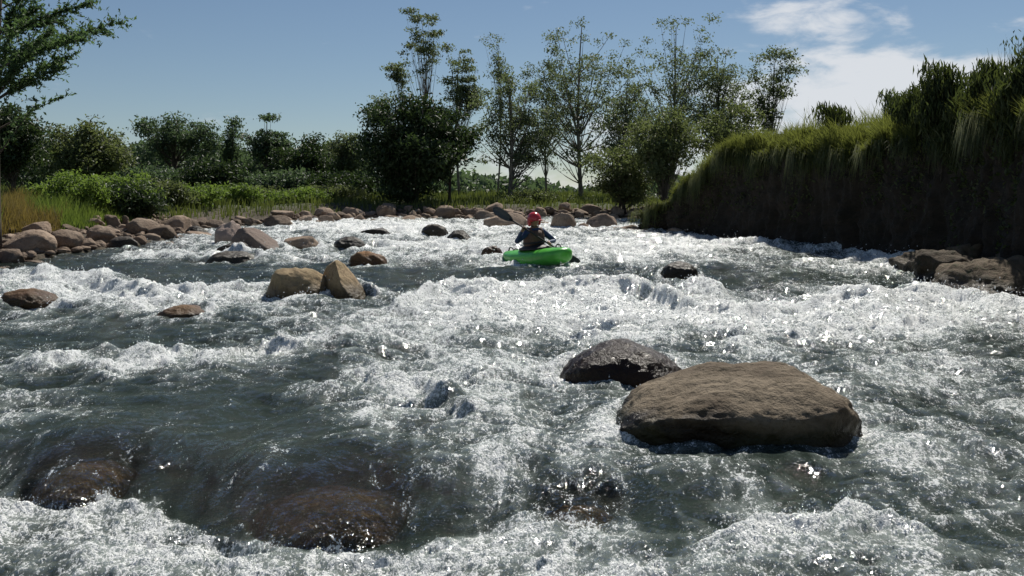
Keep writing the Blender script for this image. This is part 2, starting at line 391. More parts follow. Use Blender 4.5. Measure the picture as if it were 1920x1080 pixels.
def river_rock(label, u0, u1, v0, v1, mat, seed, depth=0.8, p=2.3, rough=0.12, planes=5, cut=0.82, sub=5, extra=(), sink=0.85, wake=1.0, dy=0.0, rz=0.0):
    x, y = on_water((u0 + u1) / 2, v1); y += dy
    hw = (u1 - u0) / 2 / F * y * 1.03; ry = hw * depth; cy = y + ry * 0.8; x = ((u0 + u1) / 2 - 960) / F * (y + ry * 0.5)
    zt = CAMZ - (v0 - HZ) / F * (cy + ry * 0.15); zwl = float(zw0(cy)); h = max(zt - zwl, 0.05)
    hz = (h + max(sink * h, 0.15)) / 1.75; zc = zt - hz * 0.98
    vv, f = rock_shape(seed, (hw, ry, hz), p, rough, planes, cut, sub, extra)
    s = (vv[:, 0].max() - vv[:, 0].min()) / (2 * hw); vv[:, 0] /= s; vv[:, 2] += (hz * 0.98 - vv[:, 2].max())
    o = link('boulder', mesh_np('boulder', vv, f, True), mat); o.location = (x, cy, zc); o.rotation_euler = (0, 0, rz)
    tag(o, label, 'boulder', 'boulders standing in the rapids')
    RIVER_ROCKS.append((x, cy, hw, ry, h, wake)); return o
river_rock('largest tan flat-topped boulder, right foreground, dark wet undercut front', 1150, 1620, 682, 842, M_TAN, 17, 0.66, 3.0, 0.09, 0, 0.9, 6,
           extra=[((-0.10, -0.42, 0.90), 0.80, 0.62), ((-0.55, -0.1, 0.83), 0.74, 0.6), ((0.80, 0.0, 0.60), 0.98, 0.5), ((-0.42, -0.74, -0.52), 0.62, 0.5)], wake=1.0)
river_rock('dark wet rounded boulder just behind and left of the largest boulder', 1046, 1292, 634, 732, M_WET, 28, 0.8, 2.1, 0.06, 0, 0.86, 5, extra=[((-0.66, 0.0, 0.75), 0.84, 0.5), ((0.62, 0.0, 0.78), 0.82, 0.4)])
river_rock('rounded tan boulder, left half of the touching pair in mid river', 486, 612, 500, 562, M_TAN2, 31, 0.8, 2.6, 0.09, 3, 0.88)
river_rock('angular brown boulder with pale peak, right half of the touching pair', 592, 698, 487, 560, M_TAN2, 34, 0.8, 2.1, 0.12, 4, 0.78, extra=[((0.72, -0.15, 0.66), 0.40, 0.85), ((-0.8, -0.45, 0.2), 0.55, 0.85)], dy=-0.12)
river_rock('small rust brown boulder alone in the left rapids', 288, 390, 571, 604, M_RUST, 41, 0.8, 2.2, 0.12, 4, 0.8)
river_rock('brown wet rock ringed by foam at the left edge', -12, 102, 540, 577, M_RUST, 43, 0.8, 2.1, 0.12, 4, 0.84, wake=1.4)
river_rock('smooth pinkish boulder sloping down to the right in left rapids', 432, 532, 426, 474, M_PINK, 51, 0.7, 2.2, 0.10, 3, 0.82, extra=[((0.62, -0.1, 0.78), 0.38, 0.9)])
river_rock('grey upright boulder touching the left end of the pinkish boulder', 398, 458, 413, 462, M_PINK, 53, 0.8, 2.3, 0.13, 5, 0.8)
river_rock('low brown rock trailing right of the pinkish boulder', 522, 598, 442, 468, M_BANK, 55, 0.7, 2.2, 0.12, 4, 0.8)
river_rock('low dark wet slab below the pinkish boulder', 380, 482, 470, 496, M_DARK, 57, 0.6, 2.3, 0.12, 4, 0.8)
river_rock('dark wedge of rock directly beneath the grey upright boulder', 404, 470, 453, 478, M_DARK, 59, 0.6, 2.2, 0.14, 5, 0.78)
river_rock('black wet boulder between the pinkish boulder and mid river', 622, 688, 443, 470, M_DARK, 61, 0.8, 2.2, 0.1, 3, 0.84)
river_rock('foam washed brown rock above the touching pair', 652, 722, 470, 501, M_RUST, 63, 0.8, 2.2, 0.14, 4, 0.8)
river_rock('small grey rock awash right of the black boulder', 672, 732, 427, 443, M_DARK, 65, 0.7, 2.2, 0.12, 4, 0.8)
river_rock('dark rock in far rapids, left of two before the kayak', 788, 840, 420, 443, M_DARK, 67, 0.7, 2.2, 0.12, 4, 0.8)
river_rock('dark brown rock in far rapids, nearest left of the kayaker', 836, 888, 431, 456, M_DARK, 69, 0.7, 2.2, 0.12, 4, 0.8)
river_rock('dark rock at the left end of the green kayak', 902, 944, 460, 488, M_WET, 71, 0.8, 2.2, 0.14, 4, 0.8, dy=0.5)
river_rock('dark hump of rock awash in the right rapids', 1238, 1312, 489, 522, M_DARK, 73, 0.8, 2.1, 0.1, 3, 0.85)
river_rock('dark rock by the left bank stones, near the far rapids', 338, 392, 423, 444, M_DARK, 75, 0.8, 2.2, 0.12, 4, 0.8)
river_rock('purplish brown rock breaking the far left rapids', 490, 548, 403, 427, M_BANK, 77, 0.8, 2.2, 0.12, 4, 0.8)
# rocks that the river slides over: cx, cy, rx, ry, top z
DRAPED = []
def draped(label, u, v, ru, ry, zt, seed, mat=None, y=None, dz=0.45):
    if y is None: y = on_water(u, v)[1]
    x = (u - 960) / F * y; rx = ru / F * y
    vv, f = rock_shape(seed, (rx * .95, ry * .95, dz), 2.0, 0.05, 0, 0.92, 5)
    vv[:, 2] += dz - vv[:, 2].max() - 0.01; o = link('submerged_rock', mesh_np('submerged_rock', vv, f, True), mat or M_SUB)
    o.location = (x, y, zt - dz); tag(o, label, 'rock', 'rocks under the sliding water'); DRAPED.append((x, y, rx, ry, zt, dz)); return o
draped('dark mossy rock under the small fall, bottom left corner', 165, 0, 120, 0.44, -0.07, 81, y=6.1, dz=.34)
draped('broad brown rock under the small fall, bottom left of centre', 630, 0, 190, 0.50, -0.10, 83, y=5.62, dz=.32)
draped('dark rock in the spill below the largest boulder', 1090, 0, 120, 0.34, -0.10, 87, y=5.35)
draped('small brown rock glimpsed through water in the lower centre', 770, 0, 80, 0.30, -0.03, 89, y=6.5)
draped('flat brown shelf under smooth water left of the touching pair', 405, 0, 92, 0.55, 0.30, 93, y=14.6)

# ------------------------------------------------------------------ the river
rows = np.concatenate([np.linspace(-12, 3.6, 60), np.geomspace(3.65, 40.0, 760)])
ucol = np.concatenate([-1 - np.geomspace(0.9, 0.012, 26), np.linspace(-1, 1, 760), 1 + np.geomspace(0.012, 0.9, 26)])
UU, YY = np.meshgrid(ucol, rows)
halfw = np.maximum(0.60 * np.abs(YY), 2.2) * 1.0
outl = 16.0; outr = np.where(YY > 30.5, 34.0, 12.0)
XX = np.where(np.abs(UU) <= 1, UU * np.minimum(halfw, 13), 0)
hwc = np.minimum(halfw, 11.5); XX = np.where(np.abs(UU) <= 1, UU * hwc, 0)
XX = np.where(UU > 1, hwc + (UU - 1) / 0.9 * (outr - hwc), XX); XX = np.where(UU < -1, -hwc + (UU + 1) / 0.9 * (outl - hwc), XX)
sh = XX.shape
# where each bit of surface lies in the survey of the photograph (used to lay out calm and broken water)
PU = 960 + XX / np.maximum(YY, 2.5) * F; PV = HZ + (1.66 / np.maximum(YY, 2.5) - 0.032) * F
wu = 26 * fbm(XX * 1.1, YY * 1.1, 201, 3); wv = 0.16 * (PV - HZ) * fbm(XX * 1.3, YY * 1.3, 202, 3)
def blob(u, v, ru, rv, k=1.0):
    return k * np.exp(-(((PU + wu - u) / ru) ** 2 + ((PV + wv - v) / rv) ** 2))
T = 0.36 + 0.0 * XX
T = T + 0.13 * sstep(PU, 500, 1250) - 0.13 * sstep(YY, 15, 22)
for b in [(1040, 590, 330, 42, .75), (1600, 600, 330, 36, .72), (1380, 640, 420, 45, .18), (860, 690, 200, 60, .40), (700, 745, 170, 36, .40),
          (1780, 800, 200, 170, .12), (1480, 900, 260, 60, .05), (120, 1040, 330, 62, 1.1), (640, 1075, 330, 40, 1.1), (1020, 1050, 200, 45, .8), (1240, 1040, 160, 40, .5), (1550, 975, 170, 34, .65), (1300, 960, 120, 60, .2),
          (60, 545, 150, 30, .75), (260, 572, 110, 22, .60), (440, 560, 130, 16, .55), (120, 690, 140, 15, .60), (320, 690, 130, 15, .45), (520, 655, 150, 20, .45), (620, 620, 160, 24, .3),
          (400, 486, 240, 10, .65), (420, 455, 220, 18, .5), (640, 425, 160, 17, .75), (830, 470, 190, 34, .6), (1350, 452, 330, 17, .75), (1190, 478, 160, 18, .6), (1680, 490, 90, 22, .75),
          (1560, 500, 230, 16, .25), (960, 425, 280, 14, .6), (880, 545, 100, 14, .3), (1010, 500, 95, 9, .6), (1060, 820, 130, 60, .25), (1000, 880, 160, 40, .15), (1450, 720, 300, 50, .1), (60, 770, 120, 20, .25), (560, 530, 120, 30, .15)]:
    T = T + blob(*b)
for b in [(220, 508, 330, 20, .75), (240, 640, 260, 26, .55), (560, 640, 60, 14, .2), (300, 770, 380, 55, .34), (440, 840, 260, 55, .55), (860, 522, 170, 22, .65), (1380, 525, 230, 20, .35), (1250, 880, 240, 70, .38), (1720, 720, 160, 50, .2), (1560, 860, 200, 40, .2), (1000, 650, 120, 20, .15), (1480, 655, 260, 22, .15), (620, 680, 90, 22, .3), (400, 535, 120, 14, .5), (700, 570, 90, 20, .25),
          (150, 880, 170, 60, .5), (620, 930, 190, 55, .45), (900, 950, 150, 35, .2), (1130, 940, 110, 40, .25), (1700, 950, 200, 60, .15), (1650, 540, 100, 18, .2)]:
    T = T - blob(*b)
Traw = T
T = np.clip(T + 0.34 * fbm(XX * 0.9, YY * 0.7, 205, 4), 0.0, 1.25)
# mean level, the little fall in front, the standing waves
fx = np.array([-12, -3.2, -2.4, -1.9, -1.07, -0.6, 0.0, 0.6, 2.0, 12]); fy = np.array([5.7, 5.75, 5.70, 5.35, 5.05, 5.12, 5.2, 4.95, 4.8, 4.8]); fd = np.array([.30, .30, .30, .30, .30, .28, .18, .12, .07, .05])
foot = np.interp(XX, fx, fy) + 0.36 * fbm(XX * 1.3, XX * 0 + 1, 207, 3, 0.4); drop = np.interp(XX, fx, fd)
flen_ = 0.78 + 0.5 * fbm(XX * 0.9 + 4, XX * 0 + 3, 208, 2)
H = zw0(YY) - drop * sstep(-(YY), -(foot + flen_), -foot)
def crest(pts, h, wd, up=1.0, foam=0.6, flen=1.0):
    """a standing wave: crest line through points of the photograph, smooth upstream back, broken downstream face"""
    global H, T
    P = np.array([on_water(u, v) for u, v in pts]); xs = P[:, 0]; ys = P[:, 1]; o = np.argsort(xs)
    yc = np.interp(XX, xs[o], ys[o]) + wd * 0.7 * fbm(XX / wd * 0.7, XX * 0 + h * 31, 211, 3)
    ends = sstep(XX, xs.min() - wd * 1.2, xs.min() + wd * 0.8) * (1 - sstep(XX, xs.max() - wd * 0.8, xs.max() + wd * 1.2))
    d = (YY - yc); prof = np.where(d > 0, np.exp(-(d / (wd * 1.25)) ** 2), np.exp(-(d / (wd * 0.62)) ** 2)) - 0.55 * np.exp(-((d - wd * 2.3) / (wd * 1.2)) ** 2) * up
    mod = 0.7 + 0.6 * fbm(XX / wd * 0.9 + 5, YY / wd * 0.5, 213, 3)
    H = H + h * prof * ends * mod
    T = T + foam * ends * np.where(d > 0, np.exp(-(d / (wd * 0.45)) ** 2), np.exp(-(d / (flen)) ** 2))
crest([(730, 590), (850, 556), (1000, 562), (1200, 560), (1310, 592)], .24, .55, 1.0, .55, 1.4)
crest([(1330, 606), (1500, 585), (1750, 567), (1930, 590)], .20, .5, 1.0, .5, 1.3)
crest([(-60, 520), (120, 524), (230, 545), (330, 572)], .17, .45, 1.0, .5, .9)
crest([(200, 550), (330, 562), (490, 548)], .11, .35, .8, .4, .7)
crest([(40, 694), (200, 678), (340, 684), (430, 690), (500, 655), (640, 640)], .11, .26, .8, .5, .4)
crest([(600, 748), (690, 716), (800, 738), (920, 795)], .14, .30, .9, .35, .5)
crest([(-20, 760), (90, 745), (190, 770)], .07, .2, .8, .3, .3)
crest([(1380, 995), (1540, 958), (1720, 995)], .09, .18, .8, .45, .3)
crest([(1620, 486), (1690, 484), (1740, 500)], .20, .5, .5, .5, .8)
crest([(1080, 472), (1300, 463), (1690, 476)], .15, .7, 1.0, .35, 1.3)
crest([(230, 480), (420, 492), (570, 494)], .12, .5, 1.0, .35, .9)
crest([(720, 462), (850, 466), (960, 480)], .14, .6, 1.0, .35, 1.2)
crest([(540, 432), (700, 430), (800, 432)], .14, .8, 1.0, .3, 1.6)
crest([(900, 512), (1010, 520), (1110, 512)], .13, .5, 1.0, .1, .5)
crest([(1230, 548), (1340, 558), (1460, 548)], .14, .45, .9, .2, .5)
crest([(1650, 700), (1800, 690), (1950, 720)], .08, .3, .8, .2, .4)
crest([(1650, 860), (1780, 840), (1930, 870)], .07, .25, .8, .2, .35)
T = np.clip(T, 0, 1.35)
# boulders: cushion upstream, hole and foaming wake downstream
for (cx, cy, rx, ry, h, wk) in RIVER_ROCKS:
    dx = (XX - cx) / rx; dy = (YY - cy) / ry; r = np.hypot(dx, dy)
    if r.min() > 3: continue
    m = min(h, 0.35)
    H = H + m * 0.35 * np.exp(-((r - 1.0) / 0.35) ** 2) * sstep(dy, -0.2, 0.9) - m * 0.06 * np.exp(-((dy + 1.3) / 0.6) ** 2 - dx ** 2)
    T = T + wk * 0.55 * np.exp(-((r - 1.08) / 0.16) ** 2) * sstep(dy, -1.6, 0.3) * (0.4 + 0.9 * np.clip(fbm(XX * 2.2, YY * 2.2, 218, 2) + 0.4, 0, 1))
    T = T + wk * 0.34 * np.exp(-((np.abs(dx) - 1.0 - 0.16 * np.clip(-dy, 0, 6)) / 0.32) ** 2) * sstep(-dy, -0.6, 0.5) * np.exp(-np.clip(-dy, 0, 9) / 2.6)
# the plunge pool under the little fall
dfo = YY - foot - 0.10 * fbm(XX * 3, YY * 3, 236, 3)
T = np.maximum(T, 1.0 * np.where(dfo > 0, np.exp(-(dfo / 0.08) ** 2), np.exp(-(dfo / 1.2) ** 2)) * np.clip(drop / 0.2, 0, 1))
# turbulence
A = np.clip(T, 0, 1.2); lod = np.clip(YY / 9.0, 0.55, 1.5)
wx = XX + 0.22 * fbm(XX * 1.4, YY * 1.4, 221, 3); wy = YY + 0.22 * fbm(XX * 1.4 + 9, YY * 1.4, 222, 3)
n1 = 1 - 2.2 * np.abs(fbm(wx * 0.75, wy * 1.35, 223, 3)); n2 = 1 - 2.2 * np.abs(fbm(wx * 2.1, wy * 3.0, 225, 3)); n3 = fbm(wx * 6.0, wy * 7.5, 227, 3); n4 = fbm(wx * 17, wy * 21, 229, 2); n5 = fbm(XX * 46, YY * 52, 231, 2)
calm = fbm(XX * 1.0, YY * 0.55, 233, 3)
H = H + 0.13 * calm * (0.7 + 0.4 * A) + (0.045 + 0.050 * A) * (n1 - 0.35) * lod + (0.018 + 0.034 * A) * (n2 - 0.35) + (0.006 + 0.018 * A) * n3 + (0.002 + 0.012 * A) * n4 + (0.0004 + 0.006 * A) * n5
T = T + 0.26 * (n1 - 0.4) + 0.24 * (n2 - 0.4) + 0.26 * n3 + 0.14 * n4 + 0.42 * fbm(wx * 2.0, wy * 0.7, 235, 4) - 0.03
bedz = ground(XX, YY); depth = H - bedz
for (cx, cy, rx, ry, zt, dz) in DRAPED:
    q = ((XX - cx) / (rx * 1.0)) ** 2 + ((YY - cy) / (ry * 1.0)) ** 2
    zr = np.where(q < 1, zt - dz + dz * np.sqrt(np.clip(1 - q, 0, 1)), -9)
    film = 0.045 + 0.024 * n3 + 0.012 * n4
    k = sstep(zr + film - H, -0.10, 0.04)
    H = np.where(zr > -5, H * (1 - k) + (zr + film) * k, H)
    depth = np.where(zr > -5, np.minimum(depth, np.maximum(H - zr, 0.0)), depth)
    T = np.where(zr > -5, T - 0.10 * k, T)
me = mesh_np('river', np.stack([XX, YY, H], -1), grid_faces(*sh), True)
foam = np.clip(T, 0, 1.3)
streak = fbm(wx * 4.5, wy * 1.6, 241, 4)
foam = foam + np.where((dfo > 0) & (dfo < flen_ + 0.4), np.clip(streak - 0.05, 0, 1) * 0.9 * np.clip(drop / 0.2, 0, 1), 0)
set_attr(me, 'foam', foam); set_attr(me, 'depth', np.clip(depth, 0, 2))
mw, t, out = new_mat('river_water'); g = t.node('ShaderNodeNewGeometry'); P = g.outputs['Position']
fa0 = t.attr('foam'); dp = t.attr('depth')
mps = t.node('ShaderNodeMapping', i_Scale=(7.0, 1.7, 3.0)); t.l.new(P, mps.inputs[0]); st = t.noise(mps.outputs[0], 1.0, 4.0, 0.6, 0.9)
fa = t.math('ADD', fa0, t.math('MULTIPLY', t.math('SUBTRACT', st, 0.5), 0.95))
mpf = t.node('ShaderNodeMapping', i_Scale=(1.25, 0.8, 1.0)); t.l.new(P, mpf.inputs[0]); PF = mpf.outputs[0]
nA = t.noise(PF, 5.0, 3.0, 0.6, 0.8); nB = t.noise(PF, 26.0, 3.0, 0.65, 0.6); nC = t.noise(PF, 70.0, 3.0, 0.65, 0.3)
lace = t.math('ADD', t.math('ADD', t.math('MULTIPLY', nA, 0.20), t.math('MULTIPLY', nB, 0.40)), t.math('MULTIPLY', nC, 0.40))
thr = t.math('MULTIPLY_ADD', fa, -0.145, 0.626)  # foam cut-off, lowered so calm water also gets white specks painted as sun glints
ff = t.math('DIVIDE', t.math('SUBTRACT', lace, thr), 0.05, clamp=True)
ff = t.math('MULTIPLY', ff, 0.94)
aer = t.ramp(fa, 0.24, 1.25, 0.0, 0.70)
b1 = t.noise(P, 9.0, 3.0, 0.6, 0.4); b2 = t.noise(P, 30.0, 3.0, 0.6, 0.3); b3 = t.noise(P, 85.0, 2.0, 0.5)
hb = t.math('ADD', t.math('ADD', t.math('MULTIPLY', b1, 1.0), t.math('MULTIPLY', b2, 0.48)), t.math('MULTIPLY', b3, 0.22))
nrm = t.bump(hb, 1.0, 0.085)
murk = t.mixc(aer, (0.027, 0.038, 0.031), (0.34, 0.39, 0.37))
dif = t.node('ShaderNodeBsdfDiffuse'); t.l.new(murk, dif.inputs[0])
tra = t.node('ShaderNodeBsdfTransparent', i_Color=(0.90, 0.88, 0.76, 1))
opac = t.math('SUBTRACT', 1.0, t.math('EXPONENT', t.math('MULTIPLY', dp, -5.0)))
opac = t.math('MAXIMUM', opac, t.math('MULTIPLY', aer, 0.8))
body = t.mixs(opac, tra.outputs[0], dif.outputs[0])
gl = t.node('ShaderNodeBsdfGlossy', i_Roughness=0.075); t.l.new(nrm, gl.inputs['Normal'])
fr = t.node('ShaderNodeFresnel', i_IOR=1.333); t.l.new(nrm, fr.inputs['Normal'])
wat = t.mixs(fr.outputs[0], body, gl.outputs[0])
fh = t.math('ADD', t.math('MULTIPLY', nB, 0.6), t.math('MULTIPLY', nC, 0.5)); fn = t.bump(fh, 0.9, 0.06)
fo = t.node('ShaderNodeBsdfPrincipled', i_Roughness=0.45); fo.inputs['Base Color'].default_value = (0.86, 0.88, 0.88, 1); t.l.new(fn, fo.inputs['Normal'])
t.l.new(t.mixs(ff, wat, fo.outputs[0]), out.inputs[0])
tag(link('river', me, mw), kind='structure')
# spray thrown up off the broken water
rs = np.random.RandomState(5)
wgt = np.clip(foam - 0.75, 0, 0.5) ** 1.5 * (np.abs(UU) < 1.0) * (YY > 4.2) * (YY < 26)
wgt = wgt * np.clip(n2, 0, 1) ** 1.0 / np.sqrt(np.maximum(YY, 1)); wgt = wgt.ravel() / wgt.sum()
idx = rs.choice(len(wgt), 15000, p=wgt)
px, py, pz = XX.ravel()[idx], YY.ravel()[idx], H.ravel()[idx]
sz = rs.uniform(0.0018, 0.0055, len(idx)) * np.clip(py / 7.0, 0.8, 2.0)
hgt = rs.exponential(0.030, len(idx)) * np.clip(py / 8, 0.7, 1.5)
cen = np.stack([px + rs.normal(0, 0.02, len(idx)), py + rs.normal(0, 0.02, len(idx)), pz + 0.004 + hgt], -1)
octv = np.array([(1, 0, 0), (-1, 0, 0), (0, 1, 0), (0, -1, 0), (0, 0, 1.2), (0, 0, -1.2)]); octf = np.array([(0, 2, 4), (2, 1, 4), (1, 3, 4), (3, 0, 4), (2, 0, 5), (1, 2, 5), (3, 1, 5), (0, 3, 5)])
V = cen[:, None, :] + octv[None] * sz[:, None, None] * rs.uniform(0.6, 1.4, (len(idx), 1, 3)); Fc = octf[None] + (np.arange(len(idx)) * 6)[:, None, None]
msp, t, out = new_mat('spray_drops'); p = t.node('ShaderNodeBsdfPrincipled', i_Roughness=0.15)
tcx = t.node('ShaderNodeTexCoord'); t.l.new(t.mixc(t.noise(tcx.outputs['Object'], 40.0), (0.66, 0.69, 0.7), (0.8, 0.82, 0.83)), p.inputs['Base Color']); t.l.new(p.outputs[0], out.inputs[0])
tag(link('spray', mesh_np('spray', V.reshape(-1, 3), Fc.reshape(-1, 3), True), msp), 'white spray drops flying off the broken water', 'spray', kind='stuff')

# ------------------------------------------------------------------ stones of the banks
VAR = []
for k in range(14):
    vv, f = rock_shape(300 + k, (1, 0.7 + 0.08 * (k % 4), 0.55 + 0.07 * (k % 5)), 2.6, 0.20, 9, 0.70, 4, fine=0.02); VAR.append(mesh_np('bank_stone', vv, f, True)); VAR[-1].materials.append(M_BANK)
rnd = random.Random(77)
def zone(x, y, r, zones, kind):
    u = 960 + x / y * F; size = 'small' if r < .15 else ('middling' if r < .27 else 'large')
    for lim, words in zones:
        if u < lim: return '%s %s %s' % (size, kind, words)
def stone(x, y, z, r, label, group, flat=1.0):
    if isinstance(label, tuple): label = zone(x, y, r, *label); group = group + ': ' + label
    o = bpy.data.objects.new('bank_stone', rnd.choice(VAR)); COL.objects.link(o)
    o.location = (x, y, z); o.scale = (r * rnd.uniform(.85, 1.2), r * rnd.uniform(.85, 1.15), r * rnd.uniform(.75, 1.0) * flat)
    o.rotation_euler = (rnd.uniform(-.3, .3), rnd.uniform(-.3, .3), rnd.uniform(0, 6.28)); tag(o, label, 'stone', group); return o
def scatter_stones(n, gen, label, group, gap=0.8):
    placed = []; tries = 0
    while len(placed) < n and tries < 9000:
        tries += 1; x, y, r = gen()
        if any((x - a) ** 2 + (y - b) ** 2 < (gap * (r + c)) ** 2 for a, b, c in placed): continue
        placed.append((x, y, r)); z = max(gz(x, y), float(zw0(min(y, 39))) - 0.12); stone(x, y, z + r * 0.18, r, label, group)
    return placed
def left_gen():
    y = rnd.uniform(17.5, 31); xs = np.interp(y, LEFT_FAR[:, 1][:7], LEFT_FAR[:, 0][:7]); off = rnd.triangular(-2.6, 0.7, -0.6)
    return xs + off, y, rnd.choice([.09, .11, .14, .14, .18, .2, .24, .3, .42])
scatter_stones(150, left_gen, ([(70, 'in the left bank heap, below the straw grass'), (150, 'in the left bank heap, below the bright green shrub'), (220, 'in the left bank heap, left of the dark shrub'), (300, 'in the left bank heap, below the dark shrub'), (380, 'at the far end of the left bank heap'), (1e9, 'beside the grey upright boulder near the left bank')], 'tan stone'), 'stones heaped along the left bank', 0.72)
def far_gen():
    s = rnd.uniform(0, 1); 
    if s < 0.35: x = rnd.uniform(-9.2, -5); y = np.interp(x, [-9.3, -8.2, -5.3], [31, 34, 37.3]) + rnd.triangular(-1.2, 1.6, 0.2)
    else: x = rnd.uniform(-5, 5.5); y = 37.9 + rnd.triangular(-1.6, 2.0, 0.1)
    return x, y, rnd.choice([.2, .26, .3, .38, .46])
scatter_stones(120, far_gen, ([(560, 'on the far shore behind the pinkish boulder'), (700, 'on the far shore left of the dark bush'), (800, 'on the far shore below the dark bush'), (900, 'on the far shore right of the dark bush'), (1000, 'on the far shore left of the kayaker'), (1100, 'on the far shore just right of the kayaker'), (1e9, 'on the far shore near the cut bank tip')], 'brown stone'), 'stones along the far shore', 0.75)
def tip_gen():
    x = rnd.uniform(0.8, 5.0); y = np.interp(x, [0.8, 3, 4.5, 5], [33.5, 31, 29.4, 28.3]) + rnd.uniform(-.9, .9); return x, y, rnd.choice([.18, .24, .3, .36])
scatter_stones(34, tip_gen, ([(1090, 'in the stone bar right of the kayaker'), (1160, 'in the middle of the stone bar before the cut bank'), (1e9, 'in the stone bar against the tip of the cut bank')], 'reddish brown stone'), 'stones at the tip of the cut bank', 0.75)
def bankfoot_gen():
    y = rnd.uniform(9, 27); x0, y0, z0, t0 = bank_pt(y, rnd.uniform(0.05, 0.5)); return x0, y0, rnd.choice([.12, .16, .2, .26])
scatter_stones(40, bankfoot_gen, ([(1350, 'at the left third of the cut bank foot'), (1600, 'at the middle of the cut bank foot'), (1720, 'at the cut bank foot left of the rock ledge'), (1e9, 'at the cut bank foot behind the rock ledge')], 'dark shaded stone'), 'stones at the foot of the cut bank', 0.8)
for (u0, u1, v0, v1, lab) in [(905, 990, 398, 436, 'large tan rock on the far shore left of the red helmet'), (1030, 1080, 398, 430, 'pale brown rock on the far shore right of the red helmet'), (1100, 1160, 400, 432, 'brown rock on the far shore between the kayaker and cut bank')]:
    d = 31.5; x, y, zt = at((u0 + u1) / 2, v0, d); hw = (u1 - u0) / 2 / F * d; hz = 0.45
    vv, f = rock_shape(int(u0), (hw, hw * .7, hz), 2.3, .12, 5, .8, 4); vv[:, 2] += hz - vv[:, 2].max(); o = link('boulder', mesh_np('boulder', vv, f, True), M_BANK); o.location = (x, y, zt - hz); tag(o, lab, 'boulder')
for k, (u, v, d, r, lab) in enumerate([(55, 462, 20.0, .40, 'biggest rounded stone of the left bank heap, at the left edge'), (122, 452, 21.0, .30, 'tan stone of the left bank heap under the bright green shrub'), (190, 442, 22.5, .30, 'round pale stone on the waterline of the left bank heap'), (232, 462, 22.0, .28, 'dark wet stone at the water in front of the left bank heap'), (268, 428, 25.5, .34, 'flat tan stone below the dark shrub of the left bank'), (332, 424, 28.0, .42, 'long low tan stone at the far end of the left bank heap'), (20, 488, 18.6, .26, 'low stone half in the water at the left edge')]):
    x, y, z = at(u, v, d); vv, f = rock_shape(900 + k, (r * 1.25, r, r * .78), 2.3, .14, 6, .76, 4); o = link('boulder', mesh_np('boulder', vv, f, True), M_BANK if k != 3 else M_DARK); o.location = (x, y, z); o.rotation_euler = (.1, -.1, k); tag(o, lab, 'boulder', 'larger stones of the left bank')
rg = np.random.RandomState(15); gv, gf = ICO[2]; cg = []
while len(cg) < 1500:
    if rg.rand() < .62: yy = rg.uniform(17, 31); xx = np.interp(yy, LEFT_FAR[:, 1][:7], LEFT_FAR[:, 0][:7]) + rg.uniform(-2.4, .25)
    else: xx = rg.uniform(-9, 5); yy = np.interp(xx, [-9.3, -8.2, -5.3, -1, 5], [31, 34, 37.4, 38.3, 38.4]) + rg.uniform(-.5, 1.6)
    cg.append((xx, yy, rg.uniform(.03, .10)))
cg = np.array(cg); gzv = np.maximum(ground(cg[:, 0], cg[:, 1]), zw0(cg[:, 1]) - .05) + cg[:, 2] * .2
V = np.concatenate([np.array([c[0], c[1], z_]) + gv * (1 + .25 * noise3(gv * 1.5 + i * 2.3, 5))[:, None] * np.array([c[2] * rg.uniform(.8, 1.4), c[2] * rg.uniform(.7, 1.2), c[2] * .7]) for i, (c, z_) in enumerate(zip(cg, gzv))])
Fc = (gf[None] + (np.arange(len(cg)) * len(gv))[:, None, None]).reshape(-1, 3)
tag(link('gravel', mesh_np('gravel', V, Fc, True), M_BANK), 'small cobbles and gravel strewn between the bank stones', 'gravel', kind='stuff')
# rock ledge below the cut bank at the right edge
def ledge(u0, u1, v0, v1, d, ry, seed, label, extra=(), mat=None):
    hw = (u1 - u0) / 2 / F * d; x, y, zt = at((u0 + u1) / 2, v0, d + ry * .3); zb = float(zw0(d)) - .35; hz = (zt - zb) / 2
    vv, f = rock_shape(seed, (hw, ry, hz), 2.7, .26, 8, .72, 5, extra, .04); vv[:, 2] += hz - vv[:, 2].max()
    o = link('rock_ledge', mesh_np('rock_ledge', vv, f, True), mat or M_LEDGE); o.location = (x, d + ry, zt - hz); tag(o, label, 'rock'); return o
M_LEDGE = rock_mat('stone_ledge', (0.085, 0.062, 0.040), (0.15, 0.112, 0.075), (0.06, 0.058, 0.028), 0.05, 0.35, 0.5, 0.30)
for k, (u0, u1, v0, v1, d, ry, lab) in enumerate([(1704, 1800, 470, 540, 16.2, .6, 'dark block at the left end of the rock ledge under the cut bank'), (1745, 1890, 470, 562, 14.6, .9, 'dark rough block in the middle of the rock ledge'), (1800, 2030, 482, 588, 12.9, 1.0, 'brown sunlit block at the right edge of the rock ledge'), (1790, 1910, 448, 500, 16.4, .7, 'upper shaded block between the rock ledge and the cut bank'), (1890, 2040, 462, 540, 14.8, .8, 'rear brown block of the rock ledge cut by the right edge'), (1725, 1790, 505, 552, 15.4, .35, 'small wet block at the water in front of the rock ledge')]):
    ledge(u0, u1, v0, v1, d, ry, 401 + 3 * k, lab)

